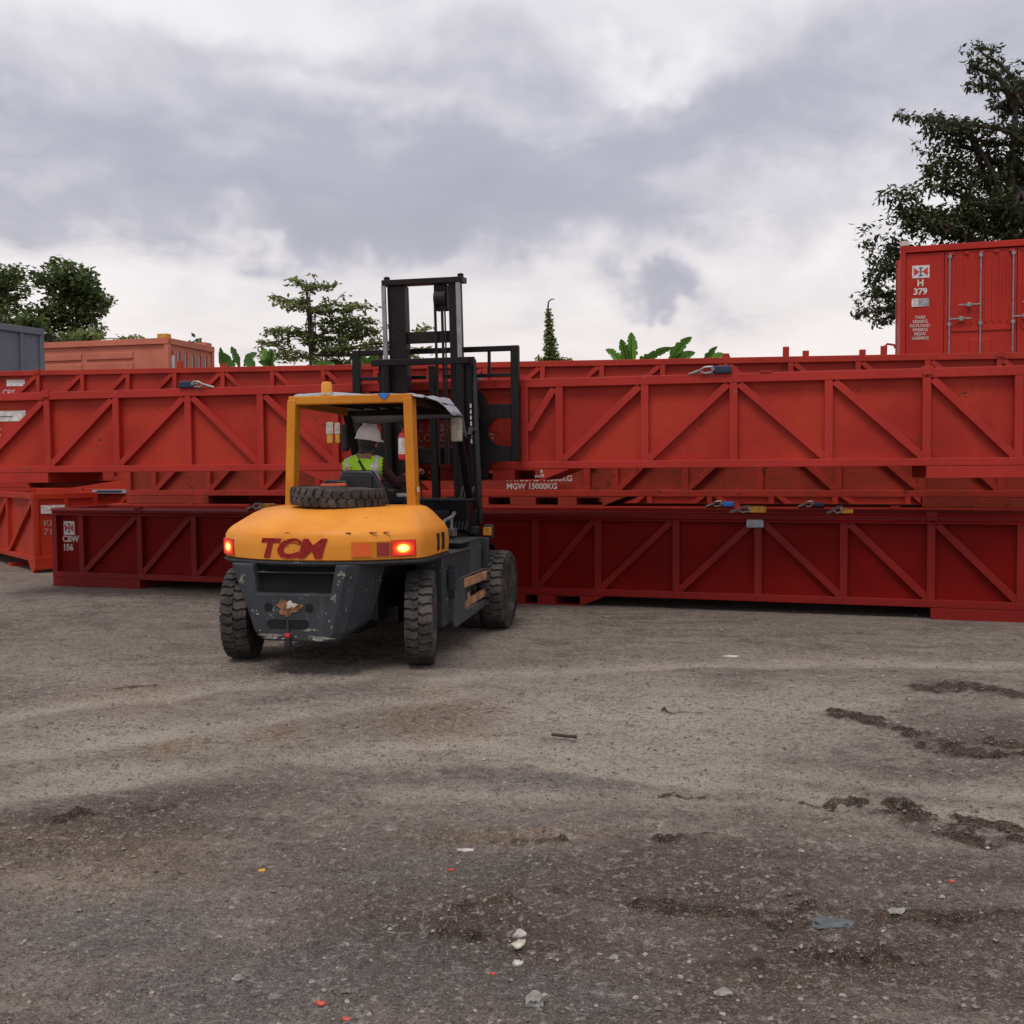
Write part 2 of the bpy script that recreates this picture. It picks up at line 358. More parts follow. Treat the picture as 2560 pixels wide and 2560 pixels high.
def segdist(pl):
    best = np.full(GX.shape, 1e9)
    for (a, b) in zip(pl, pl[1:]):
        ax, ay = a.x, a.y; dx, dy = b.x - ax, b.y - ay; L = dx * dx + dy * dy
        t = np.clip(((GX - ax) * dx + (GY - ay) * dy) / L, 0, 1)
        best = np.minimum(best, np.hypot(GX - ax - t * dx, GY - ay - t * dy))
    return best
near = (GY > 2) & (GY < 25) & (np.abs(GX) < 14)
warp = (fbm(GX, GY, 2.2, 3, 40) - .5); warp2 = (fbm(GX, GY, 9, 3, 50) - .5)
mud = np.zeros(GX.shape); H = np.zeros(GX.shape)
for pl, wd, dp in ruts:
    D = segdist([onz(*p) for p in pl]) + warp * .18 + warp2 * .10
    q = np.clip(1 - D / wd, 0, 1) ** .7; mud = np.maximum(mud, q * dp)
def patches(lst):
    A = np.zeros(GX.shape)
    for (px, py, rx, ry, wt) in lst:
        if not wt: continue
        c = onz(px, py); ex = abs(onz(px + rx, py).x - c.x); a = onz(px, py - ry); b = onz(px, py + ry); ey = abs(a.y - b.y) / 2
        rr = np.hypot((GX - c.x) / ex, (GY - (a.y + b.y) / 2) / ey) + warp * .9 + warp2 * .45
        A = np.maximum(A, wt * np.clip(1.25 - rr, 0, 1) / 1.0)
    return np.clip(A, 0, 1)
BLU = patches([(700, 2470, 600, 150, 1), (300, 2350, 420, 120, .8), (1000, 2180, 330, 70, .5), (1330, 1960, 520, 50, .6), (2450, 1985, 260, 30, .7), (1400, 2480, 300, 90, .7), (600, 1900, 500, 30, .3)])
WET = np.maximum(patches(wet), np.clip(mud * 2.2, 0, .75) * np.clip(fbm(GX, GY, 3, 4, 66) * 2, 0, 1)); PALE = patches(pale); TAN = patches(tan_)
# wheel tracks: arcs sweeping in from the lower left towards the truck and the right
TR = np.zeros(GX.shape)
for k, (p0, p1, p2) in enumerate([((-60, 2000), (560, 1880), (1200, 1850)), ((-60, 1900), (500, 1800), (1150, 1740)), ((-60, 1800), (450, 1720), (900, 1690)), ((0, 1960), (600, 1860), (1300, 1900)),
                                  ((1150, 1850), (1700, 1925), (2600, 1990)), ((1200, 1880), (1800, 1960), (2600, 2060)), ((1100, 1700), (1700, 1640), (2600, 1660)), ((1000, 1980), (1500, 1990), (2100, 2010))]):
    a, b, c = onz(*p0), onz(*p1), onz(*p2)
    pl = [a * (1 - t) ** 2 + b * 2 * t * (1 - t) + c * t * t for t in [i / 14 for i in range(15)]]
    D = segdist(pl) + warp * .10
    TR = np.maximum(TR, np.exp(-(D / (.10 + .012 * GY)) ** 2) * (.6 + .4 * vnoise(GX, GY, .8, 60 + k)))
lump = fbm(GX, GY, .55, 4, 3) - .5
rough = fbm(GX, GY, 5.5, 5, 9, .6) - .5
peb = np.clip(fbm(GX, GY, 26, 2, 20) - .56, 0, 1)
pebm = np.clip(fbm(GX, GY, 1.1, 3, 33) * 2 - .55, 0, 1)
clod = fbm(GX, GY, 11, 4, 77, .6); mudn = np.clip(mud * 1.5 - .1, 0, 1) * np.clip((fbm(GX, GY, 7, 5, 88, .7) - .36) * 4, 0, 1); mud = np.clip(mudn * 1.25, 0, 1)
rough2 = fbm(GX, GY, 2.0, 4, 14, .6) - .5
H = lump * .06 + rough2 * .045 + rough * .042 + peb * .05 * pebm + mud * (clod - .40) * .15 - TR * .026 + TAN * .010 * np.sin(GY * 6.283 / .085) + (fbm(GX, GY, 16, 3, 91, .6) - .5) * .016
# flatten under wheels and boxes
FLT = np.ones(GX.shape)
Mx, My, PHI = -1.558, 9.575, R(13.3)
fx, fy = math.sin(PHI), math.cos(PHI); rx_, ry_ = math.cos(PHI), -math.sin(PHI)
for (lx, ly) in ((.78, 0), (-.92, 0), (.93, 2.15), (-.93, 2.15)):
    cx_, cy_ = Mx + rx_ * lx + fx * ly, My + ry_ * lx + fy * ly
    FLT *= np.clip((np.hypot(GX - cx_, GY - cy_) - .25) / .35, 0, 1)
line = GY - (13.35 - .3642 * GX)
FLT *= np.clip((-line - .0) / .9, .12, 1)
H = H * FLT * np.where(near, 1, .3)
FADE = np.clip(1.3 - np.hypot(GX, GY) / 60, 0, 1); H *= FADE
ny, nx = GX.shape
co = np.stack([GX, GY, H], -1).reshape(-1, 3)
idx = np.arange(nx * ny).reshape(ny, nx)
fc = np.stack([idx[:-1, :-1], idx[:-1, 1:], idx[1:, 1:], idx[1:, :-1]], -1).reshape(-1, 4)
me = bpy.data.meshes.new('ground'); me.vertices.add(len(co)); me.vertices.foreach_set('co', co.ravel())
me.loops.add(fc.size); me.loops.foreach_set('vertex_index', fc.ravel().astype(np.int32))
me.polygons.add(len(fc)); me.polygons.foreach_set('loop_start', np.arange(0, fc.size, 4, dtype=np.int32)); me.polygons.foreach_set('loop_total', np.full(len(fc), 4, np.int32))
me.polygons.foreach_set('use_smooth', np.ones(len(fc), bool)); me.update()
for nm, A in (('mud', mud), ('wet', WET), ('pale', PALE), ('tan', TAN), ('track', TR), ('blue', BLU)):
    at_ = me.attributes.new(nm, 'FLOAT', 'POINT'); at_.data.foreach_set('value', A.ravel().astype(np.float32))
gmat, t, b = mat('gravel_yard')
P = t.n.new('ShaderNodeNewGeometry').outputs['Position']
def attr(nm):
    a = t.n.new('ShaderNodeAttribute'); a.attribute_name = nm; return a.outputs['Fac']
grit = t.noise(P, 110, 4, .75); grit2 = t.noise(P, 38, 4, .7); mid = t.noise(P, 3.2, 5, .65); bigN = t.noise(P, .5, 4, .6, .6)
vor = t.n.new('ShaderNodeTexVoronoi'); t.put(vor.inputs['Vector'], P); vor.inputs['Scale'].default_value = 105
stonec = t.sep(vor.outputs['Color'])[0]
streak = t.noise(t.scale(P, (.9, 5.5, 1)), 1.0, 5, .7, .3)
mot = t.noise(P, 9.0, 6, .72, .3); mot2 = t.noise(t.vec('ADD', P, (5, 3, 1)), 1.4, 6, .7, .8)
col = t.mix(t.rng(bigN, .38, .62), (.320, .268, .228), (.205, .170, .146))
col = t.mix(t.rng(mid, .38, .66), col, (.35, .292, .242))
col = t.mix(t.math('MULTIPLY', t.rng(mot2, .50, .64), .6), col, (.135, .100, .076))
col = t.mix(t.math('MULTIPLY', t.rng(streak, .48, .68), .7), col, (.45, .385, .32))
col = t.mix(t.math('MULTIPLY', attr('pale'), t.rng(grit2, .3, .65, .35, 1)), col, (.62, .54, .46))
col = t.mix(t.math('MULTIPLY', attr('tan'), t.rng(mid, .3, .6, .3, .95)), col, (.34, .215, .120))
brn = t.rng(t.math('ADD', t.sep(P)[1], t.math('MULTIPLY', bigN, 2.5)), 9.0, 4.2)
col = t.mix(t.math('MULTIPLY', brn, .30), col, (.115, .080, .060))
col = t.mix(t.math('MULTIPLY', t.math('POWER', attr('wet'), .7), t.rng(mot, .35, .6, .7, 1)), col, (.066, .040, .028))
col = t.mix(t.math('MULTIPLY', t.rng(mot, .47, .32), .6), col, (.075, .056, .044))
col = t.mix(t.math('MULTIPLY', t.rng(mot, .54, .66), .5), col, (.42, .37, .32))
col = t.mix(t.math('MULTIPLY', attr('blue'), t.rng(mot, .36, .56, .35, .9)), col, (.150, .138, .140))
col = t.mix(t.math('MULTIPLY', attr('track'), t.rng(mot2, .35, .6, .9, .6)), col, (.60, .52, .43))
g3 = t.noise(P, 19, 4, .75)
col = t.mix(t.rng(g3, .54, .66, 0, .55), col, (.50, .45, .40)); col = t.mix(t.rng(g3, .46, .34, 0, .55), col, (.085, .068, .056))
mudc = t.mix(t.rng(mot, .4, .62), (.038, .022, .014), (.115, .074, .050))
col = t.mix(t.rng(attr('mud'), .10, .45), col, mudc)
st = t.rng(stonec, .86, .99)
stm = t.math('MULTIPLY', t.math('MULTIPLY', st, t.rng(t.noise(P, 1.3, 3), .42, .62, .25, 1)), t.rng(attr('mud'), .3, 0))
col = t.mix(t.math('MULTIPLY', stm, .5), col, (.36, .32, .28))
dk = t.rng(stonec, .16, .02)
col = t.mix(t.math('MULTIPLY', dk, .5), col, (.05, .042, .035))
col = t.mix(t.rng(grit, .53, .68, 0, .7), col, (.46, .41, .37)); col = t.mix(t.rng(grit, .48, .32, 0, .72), col, (.04, .032, .028)); col = t.mix(t.rng(grit2, .56, .70, 0, .45), col, (.44, .40, .36)); col = t.mix(t.rng(grit2, .44, .30, 0, .5), col, (.05, .040, .034))
t.put(b.inputs['Base Color'], col); b.inputs['Specular IOR Level'].default_value = .22
t.put(b.inputs['Roughness'], t.math('SUBTRACT', .92, t.math('MULTIPLY', attr('wet'), .25)))
hh = t.math('ADD', t.math('MULTIPLY', grit, .5), t.math('ADD', t.math('MULTIPLY', grit2, 1.0), t.math('MULTIPLY', stonec, .35)))
bump(t, b, t.math('ADD', hh, t.math('ADD', t.math('MULTIPLY', mot, 2.4), t.math('MULTIPLY', g3, 1.6))), 1.0, .020)
me.materials.append(gmat)
g = bpy.data.objects.new('ground', me); COL.objects.link(g); tag(g, 'grey brown gravel yard with muddy patches and wheel tracks', kind='structure')

def hground(x, y):
    i = min(max(np.searchsorted(gx, x), 1), nx - 1); j = min(max(np.searchsorted(gy, y), 1), ny - 1)
    return float(H[j, i])

# ------------------------------------------------------------------ long truss-sided baskets
BH = 1.16; BW = 1.22
PO = [.98, 1.96, 2.92, 3.90, 4.32, 6.20, 6.60, 7.56, 8.54, 9.52]
def basket(name, label, loc, rz, tilt, fm, pm, T=10.52, posts=PO, peaks=(1.96, 8.54), mid=(3.78, 6.74), pockets=((4.10, 4.47), (4.74, 5.07), (5.45, 5.78), (6.05, 6.42)),
           flange=False, E=1.58, group='long red baskets stacked along the yard', W=BW, Hh=BH, narrow=.54, sides_short=False, lugs=True, worn_skid=False, maxbay=1.3, endbay=.90):
    root = empty(name, loc, rz, tilt); tag(root, label, 'cargo basket', group)
    SK = .13; a, bb = -E, T + E
    j = .004
    # rails (front)
    for k, (x0, x1) in enumerate(((a, -.01), (.0, T), (T + .01, bb))):
        m_ = MB()
        if flange:
            m_.box(x0, x1, .012, .10, Hh - .10, Hh - .001); m_.prism([(.0115, Hh - .040), (-.022, Hh - .040), (-.022, Hh - .030), (.0115, Hh - .003)], 'x', x0, x1); m_.prism([(.0115, Hh - .105), (-.022, Hh - .105), (-.022, Hh - .096), (.0115, Hh - .070)], 'x', x0, x1)
        else: m_.box(x0, x1, 0, .10, Hh - .10, Hh, .008)
        m_.build('top_rail', fm, root)
    MB().box(a, bb, 0, .10, SK, SK + .085, .008).build('bottom_rail', fm, root)
    MB().box(a + .02, bb - .02, .078, .086, SK + .08, Hh - .09).build('front_panel', pm, root)
    # posts
    for x in [a + .045, a + narrow, 0.0] + list(posts) + [T, T + min(endbay, E - .05), bb - .045]:
        MB().box(x - .043, x + .043, .004, .085, SK + .08, Hh - .095, .006).build('post', fm, root)
    # braces: rising towards the two lifting posts
    bays = [a + narrow, 0.0] + list(posts) + [T, T + min(endbay, E - .05)]
    for x0, x1 in zip(bays, bays[1:]):
        if x1 - x0 > maxbay: continue
        L, Rr = peaks; cm = (x0 + x1) / 2
        rise = (cm < L) or (T / 2 < cm < Rr)
        z0 = SK + .10; z1 = Hh - .115
        if x1 - x0 < .6: z0 = z0 + (z1 - z0) * .42
        p, q = ((x0 + .04, .045, z0), (x1 - .06, .045, z1)) if rise else ((x0 + .06, .045, z1), (x1 - .04, .045, z0))
        MB().bar(p, q, .078, .070, (0, 1, 0), .005).build('brace', fm, root)
    # skids
    smt = fm if not worn_skid else pm
    for (x0, x1) in ((a, -.0), (T, bb)):
        MB().box(x0, x1, .002, W, 0, SK - .002, .006).build('skid', smt, root)
    if mid:
        m_ = MB(); xs = mid[0]
        cuts = [mid[0]] + [v for p in pockets for v in p] + [mid[1] - .32]
        for k in range(0, len(cuts), 2): 
            if cuts[k + 1] - cuts[k] > .01: m_.box(cuts[k], cuts[k + 1], .003, W - .01, 0, SK - .003)
        m_.box(mid[0], mid[1] - .32, .004, W - .011, SK - .014, SK - .003); 
        for p in pockets: m_.box(p[0] - .002, p[1] + .002, .005, W - .012, 0.001, .012)
        m_.prism([(mid[1] - .321, 0.0005), (mid[1], SK - .004), (mid[1] - .321, SK - .004)], 'y', .0045, W - .0105)
        m_.prism([(mid[0] + .001, 0.0005), (mid[0] + .001, SK - .004), (mid[0] - .30, SK - .004)], 'y', .0045, W - .0105)
        m_.build('fork_pocket_skid', smt, root)
    # rear, ends, floor
    MB().box(a + .02, bb - .02, W - .086, W - .078, SK + .08, Hh - .09).build('rear_panel', pm, root)
    r_ = MB().box(a, bb, W - .10, W, Hh - .10, Hh, .008).box(a, bb, W - .10, W, SK, SK + .085, .008)
    for x in [a + .045, 0] + list(posts) + [T, bb - .045]: r_.box(x - .043, x + .043, W - .085, W - .004, SK + .08, Hh - .095)
    r_.build('rear_frame', fm, root)
    for x0, x1 in ((a, a + .08), (bb - .08, bb)):
        e = MB().box(x0 + .03, x1 - .03, .09, W - .09, SK + .08, Hh - .09).build('end_panel', pm, root)
        MB().box(x0 + .001, x1 - .001, .101, W - .101, Hh - .10, Hh - .001, .006).box(x0 + .001, x1 - .001, .101, W - .101, SK, SK + .084, .006).box(x0 + .002, x1 - .002, W / 2 - .04, W / 2 + .04, SK + .085, Hh - .10).build('end_rail', fm, root)
    MB().box(a + .02, bb - .02, .09, W - .09, SK + .03, SK + .05).build('floor', pm, root)
    if lugs:
        for x in peaks:
            MB().prism([(x - .07, Hh - .002), (x + .07, Hh - .002), (x + .045, Hh + .07), (x - .045, Hh + .07)], 'y', .03, .07).build('pad_eye', fm, root)
    for x in (-.005, T + .005):
        MB().box(x - .055, x + .055, -.014, .05, Hh - .07, Hh + .022, .004).build('rail_joint', fm, root)
    return root
def shackle(root, x, z, col, s=1.0, flip=1, y=.03):
    b_ = MB().box(x - .10 * s, x + .10 * s, y - .06, y + .05, z, z + .085 * s, .015).build('sling_end', col, root)
    pts = []
    for k in range(13):
        a = math.pi * (k / 12) + math.pi / 2
        pts.append((x - flip * (.12 * s + .09 * s * -math.cos(a) * -1), y - .05 + .0, z + .035 + .035 * math.sin(a)))
    m_ = MB(); m_.tube([(x - flip * .10 * s, y - .05, z + .075), (x - flip * .19 * s, y - .07, z + .07), (x - flip * .25 * s, y - .06, z + .035), (x - flip * .19 * s, y - .05, z + .005), (x - flip * .10 * s, y - .04, z + .02)], .014, 8)
    m_.tube([(x - flip * .10 * s, y - .075, z + .05), (x - flip * .10 * s, y + .03, z + .05)], .02, 8)
    m_.tube([(x - flip * .23 * s, y - .05, z + .04), (x - flip * .36 * s, y - .02, z + .0)], .017, 8)
    m_.build('shackle', 'dull_metal', b_, True)

# front basket on the ground
F1L = onz(130, 1464); F1R = onz(2318, 1548); dF = (F1R - F1L).normalized(); rzF = math.atan2(dF.y, dF.x)
o = F1L + dF * 1.60
F1P = [.93, 1.89, 2.85, 3.81, 4.60, 6.00, 6.81, 7.77, 8.73, 9.68]
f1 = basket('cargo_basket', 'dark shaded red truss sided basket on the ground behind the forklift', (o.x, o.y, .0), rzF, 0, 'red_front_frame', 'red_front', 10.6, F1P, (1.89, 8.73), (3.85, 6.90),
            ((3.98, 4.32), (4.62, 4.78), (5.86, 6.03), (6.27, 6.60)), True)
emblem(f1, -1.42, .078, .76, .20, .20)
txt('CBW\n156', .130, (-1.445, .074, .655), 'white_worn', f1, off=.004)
for x, c in ((8.73, 'yellow_strap'), (9.72, 'yellow_strap'), (2.15, 'yellow_strap')): shackle(f1, x, BH + .002, c, .9 if x < 9 else .6)
MB().box(8.60, 8.80, -.05, -.015, BH - .17, BH - .075, .02).build('hanging_tag', 'label_grey', f1)
# second row basket the weathered one stands on
Ml = Vector((-4.79, 16.95 - .0, 0)); Mr = Vector((5.09, 13.35, 0)); dM = (Mr - Ml).normalized(); rzM = math.atan2(dM.y, dM.x)
f2 = basket('cargo_basket', 'red basket mostly hidden behind the dark front basket, under the weathered one', (Ml.x - .3, Ml.y + .11, .0), rzM, 0, 'red_back', 'red_back')
# weathered basket
m1 = basket('cargo_basket', 'weathered rusty red basket in the middle row, seen in the gap below the lifted one', (Ml.x, Ml.y, BH - .012 + .015), rzM, 0, 'red_worn_frame', 'red_worn', worn_skid=True)
shackle(f2, 8.45, BH + .002, 'blue_bright', .8)
shackle(f2, 9.6, BH + .002, 'navy', .7)
txt('PAYLOAD 11300KG\nMGW 15000KG', .112, (5.02, -.003, .345), 'white_worn', m1, off=.003)
MB().box(2.42, 2.60, -.02, -.003, .16, .38, .008).build('data_plate', 'label_grey', m1)
# lifted basket
SC = .955
def sc(p): return Vector((p.x * SC, p.y * SC, EYE + (p.z - EYE) * SC))
Ta = sc(at(114, 980, 14.45)); Tb = sc(at(2318, 919, 11.9)); dT = (Tb - Ta).normalized(); rzT = math.atan2(dT.y, dT.x)
TT = (Vector((Tb.x - Ta.x, Tb.y - Ta.y, 0))).length
print('lifted', Ta, Tb, TT)
kk = TT / 10.47
t1 = basket('cargo_basket', 'bright red basket held up on the forklift forks in front of the stack', (Ta.x, Ta.y, Ta.z - BH), rzT, 0, 'red_lifted_frame', 'red_lifted', TT,
            [v * kk for v in (.98, 1.97, 2.93, 3.89, 4.29, 6.18, 6.58, 7.54, 8.50, 9.49)], (1.97 * kk, 8.50 * kk), (3.8, 6.78), ((4.10, 4.47), (4.74, 5.12), (5.50, 5.88), (6.14, 6.50)), W=1.18)
MB().box(-.90, -.36, .072, .078, .80, .935).build('name_plate', 'white', t1)
txt('I   ~~~~', .085, (-.84, .069, .84), 'navy', t1, 'plate_marks')
txt('CBZ', .135, (-1.03, .073, .615), 'white_worn', t1, sp=1.25, off=.002); txt('497', .135, (-1.03, .073, .465), 'faint_white', t1, sp=1.35, off=.002)
txt('TARE 3700KG\nPAYLOAD 11300KG\nMGW 15000KG', .12, (4.72, .073, .58), 'faint_white', t1, off=.002, sp=1.15)
txt('8\nN', .05, (6.47 - .02, -.003, .085), 'white_worn', t1, off=.002)
shackle(t1, 1.97 * kk + .0, BH, 'navy', 1.0, -1); shackle(t1, 8.50 * kk - .12, BH, 'navy', 1.0, 1)
for x in (8.50 * kk + .28,): MB().box(x, x + .12, -.01, .06, BH, BH + .02).build('wear_plate', 'red_lifted', t1)
# far row, top of the stack
Ba = at(91, 926, 21.43); Bb = at(2497, 881, 16.56); dB = (Bb - Ba).normalized(); rzB = math.atan2(dB.y, dB.x); LB = (Bb - Ba).length
tb = math.asin((Ba.z - Bb.z) / LB)
p17 = LB / 17
b2 = basket('cargo_basket', 'longest red basket, at the top of the stack in the far row', (Ba.x - dB.x * 0 - 0, Ba.y, Ba.z - BH), rzB, tb, 'red_back', 'red_back', LB, [p17 * k for k in range(1, 17)],
            (4 * p17, 13 * p17), None, E=1.7)
MB().box(-.80, -.36, .072, .078, .86, .99).build('name_plate', 'white', b2)
txt('CBY', .16, (-.90, .073, .68), 'white_worn', b2, off=.002)
MB().box(8.75 * p17, 9.0 * p17, .07, .077, .86, 1.02).build('data_plate', 'label_grey', b2)
for k, x in enumerate((3.1, 13.92, 14.22, 15.06, 15.37)):
    MB().box(x * p17 - .05, x * p17 + .05, .02, .09, BH, BH + (.13, .16, .09, .09, .14)[k], .01).build('rail_stop', 'red_back', b2)
MB().tube([(15.37 * p17, .05, BH + .12), (15.42 * p17, .05, BH + .17), (15.52 * p17, .05, BH + .15), (15.53 * p17, .05, BH + .10)], .018, 6).build('hook', 'red_back', b2)
# the baskets that carry it (only glimpsed)
for lv in range(2):
    c = Ba - dB * .0
    bk = basket('cargo_basket', ('red basket on the ground in the far row, hidden under two others', 'red basket in the middle of the far stack, behind the lifted one')[lv],
                (Ba.x - dB.x * .3, Ba.y - dB.y * .3 + .06, .26 + lv * 1.10), rzB, 0, 'red_back', 'red_back', 16.6, PO + [10.5, 11.5, 12.5, 13.5, 14.5, 15.5], (2, 14), lugs=False, Hh=(1.095, .84)[lv])
    if lv == 1: MB().box(.0, 16.6, .4, .5, .002, .129).build('gap_filler', 'red_worn', bk)  # added filler: blocks light through the skid gap so it stays dark
    if lv == 0:
        for x in (-1.4, 3.0, 7.5, 12.4, 17.4): MB().box(x - .12, x + .12, .03, 1.1, -.26, -.002).build('foot', 'red_back', bk)
for x, hgt in ((3.2, .0), (13.2, .0)):
    zz_ = Ba.z - BH - math.sin(tb) * x
    p = Ba + Vector((dB.x, dB.y, 0)) * x
    e_ = empty('timber_sleeper', (p.x, p.y + .06, 2.20), rzB); tag(e_, 'timber sleeper packed under the %s of the topmost basket' % ('plated end' if x < 5 else 'far end'), 'timber', 'timber sleepers under the top basket')
    MB().box(-.12, .12, .02, 1.18, 0.001, max(.03, zz_ - 2.20 - .004), .006).build('beam', 'wood', e_)
# orange-red basket seen on its corner, far left
Lc = onz(88, 1434)
rzL = math.atan2(-.615, .79) ; 
ux, uy = .615, -.79
rzL = math.atan2(uy, ux); Ln = 8.0
l1 = basket('cargo_basket', 'bright orange red basket turned corner first, beyond the emblem end of the dark basket', (Lc.x - ux * (Ln - 1.0), Lc.y - uy * (Ln - 1.0), 0.06), rzL, 0, 'red_orange', 'red_orange', Ln - 1.1,
            [1.75, 3.45, 5.15], (-1, 99), None, E=.1, W=1.05, Hh=1.27, narrow=.04, lugs=False, maxbay=2)
Ln -= 0
ee = bpy.data.objects.new('end_marking', None)
em = MB().box(Ln - 1.001, Ln - .994, .12, .50, .93, 1.07).build('name_plate', 'white', l1)
txt('KF\n71', .15, (Ln - 1.0 - .022, .16, .72), 'faint_white', l1, rot=(R(90), 0, R(90)), off=.002)
MB().prism([(Ln - 1.45, 0.13), (Ln - 1.2, -.06), (Ln - 1.1, -.06), (Ln - 1.0, .13)], 'y', .001, .1).build('foot', 'red_orange', l1)
MB().prism([(Ln - 1.45, 0.13), (Ln - 1.2, -.06), (Ln - 1.1, -.06), (Ln - 1.0, .13)], 'y', .94, 1.04).build('foot', 'red_orange', l1)
for x in (2.0, 5.2): MB().box(x - .1, x + .1, .02, 1.0, -.06, -.001).build('foot', 'red_orange', l1)
# another red basket glimpsed behind it with a long grey plate on its rail
lp = at(215, 1222, 18.9)
l2 = basket('cargo_basket', 'red basket behind the orange red one, with a long grey plate on its top rail', (lp.x - .2, lp.y + .25, .16), R(-14), 0, 'red_orange', 'red_orange', 4.0, [1.0, 2.0, 3.0], (8, 9), None, E=.9, W=1.05, Hh=1.22, lugs=False)
MB().box(.25, 1.7, -.02, -.003, 1.135, 1.20).build('grey_plate', 'label_grey', l2); MB().box(.35, .85, -.024, -.021, 1.15, 1.185).box(.98, 1.6, -.024, -.021, 1.15, 1.185).build('plate_marks', 'navy', l2)
MB().prism([(-.6, 1.22), (1.3, 1.22), (1.3, 1.62), (.75, 1.62), (.45, 1.36)], 'y', .55, .62).build('gusset', 'red_orange', l2)
for x in (-.5, 4.4): MB().box(x - .15, x + .15, .02, 1.0, -.16, -.001).build('foot', 'red_orange', l2)

# ------------------------------------------------------------------ closed containers
# red side-door container, upper right
cA = onz(2251, 603, 6.32); cB = onz(2560, 590, 6.32); dC = (cB - cA); dC.z = 0; dC.normalize(); rzC = R(-17.5)
def door_container(base_z, Hc, label, detailed):
    root = empty('container', (cA.x, cA.y, base_z), rzC); tag(root, label, 'container', 'red containers stacked at the right')
    L = 6.05; W = 2.44
    MB().box(.0, .11, 0, .12, 0, Hc, .01).build('corner_post', 'red_box', root); MB().box(L - .11, L, 0, .12, 0, Hc, .01).build('corner_post', 'red_box', root)
    MB().box(.0, .11, W - .12, W, 0, Hc, .01).build('corner_post', 'red_box', root); MB().box(L - .11, L, W - .12, W, 0, Hc, .01).build('corner_post', 'red_box', root)
    MB().box(.112, L - .112, -.01, .10, Hc - .15, Hc - .02, .01).build('top_rail', 'red_box', root)
    MB().box(.112, L - .112, -.005, .10, 0, .14, .01).build('bottom_rail', 'red_box', root)
    MB().box(.112, L - .112, .11, W - .02, Hc - .06, Hc - .03).build('roof', 'red_box', root)
    n = 22
    for sx_ in (.02, L - .05):
        m_ = MB()
        for k in range(n):
            y0 = .125 + k * (W - .25) / n; m_.box(sx_ + (.02 if k % 2 else 0), sx_ + .03 + (.02 if k % 2 else 0) * 0 + .0, y0, y0 + (W - .25) / n, .13, Hc - .1)
        m_.build('end_wall', 'red_box', root)
    MB().box(.11, L - .11, W - .05, W - .02, .1, Hc - .1).build('rear_wall', 'red_box', root)
    for (x, y) in ((0, 0), (L - .17, 0), (0, W - .16), (L - .17, W - .16)):
        MB().box(x - .003, x + .173, y - .004, y + .164, Hc - .002, Hc + .0 + .10, .008).build('corner_casting', 'white_worn' if x == 0 and y == 0 else 'red_box', root)
    # door leaves, pressed steel ribs
    xs = [.115, .76, 1.42, 2.60, 3.30, 3.95, 4.60, 5.28, L - .115]
    xs = [.115] + [.80 + .0 * k for k in range(0)] + [.86, 2.24, 3.62, 5.0, L - .115]
    for k, (a, c) in enumerate(zip(xs, xs[1:])):
        m_ = MB().box(a + .006, c - .006, .04, .07, .16, Hc - .17)
        if k > 0:
            q = a + .10
            while q < c - .12: m_.box(q, q + .045, .022, .039, .95, Hc - .28, .004); q += .135
            m_.box(a + .10, c - .10, .015, .039, .78, .86, .006); 
            m_.box((a + c) / 2 - .20, (a + c) / 2 + .2, .01, .038, .30, .62, .01)
            q = a + .1
            while q < c - .15: m_.box(q, q + .09, -.002, .039, Hc - .25, Hc - .20, .004); q += .28
        m_.build('door', 'red_box', root)
    for k, x in enumerate([.96, 1.55, 2.16, 2.75, 3.4, 4.0, 4.6, 5.2]):
        MB().tube([(x, -.02, .16), (x, -.02, Hc - .22)], .017, 8).box(x - .035, x + .035, -.04, .03, Hc - .32, Hc - .25).box(x - .035, x + .035, -.04, .03, .9, .96).build('lock_rod', 'dull_metal', root, False)
        s_ = 1 if k % 2 == 0 else -1
        z_ = 1.02 if k % 2 == 0 else 1.30
        MB().box(min(x, x + s_ * .42), max(x, x + s_ * .42), -.055, -.035, z_, z_ + .03, .005).box(x + s_ * .18, x + s_ * .26, -.06, .0, z_ - .03, z_ + .06, .006).build('lock_handle', 'dull_metal', root)
    if detailed:
        emblem(root, .235, .036, Hc - .68, .34, .26)
        txt('H\n379', .18, (.40, .034, Hc - .84), 'white', root, align='CENTER', off=.006)
        MB().box(.23, .57, .03, .036, Hc - 1.27, Hc - 1.10).build('data_plate', 'label_grey', root); MB().box(.23, .36, .024, .029, Hc - 1.27, Hc - 1.10).build('data_plate_frame', 'white', root)
        txt('TARE\n5050KG\nPAYLOAD\n9950KG\nMGW\n15000KG', .088, (.40, .034, Hc - 1.52), 'white_worn', root, align='CENTER', off=.002)
    return root
door_container(6.32 - 2.70, 2.60, 'red steel container with lock rods and door ribs, topmost of its stack', True)
door_container(.95, 2.60, 'red container beneath the one with visible lock rods, hidden by the baskets', False)
e_ = empty('container_stand', (cA.x, cA.y, 0), rzC); tag(e_, 'steel stand carrying the two red containers', 'stand')
for x in (.1, 2.9, 5.6):
    MB().box(x, x + .3, .05, 2.4, 0, .945, .01).build('beam', 'red_box', e_)
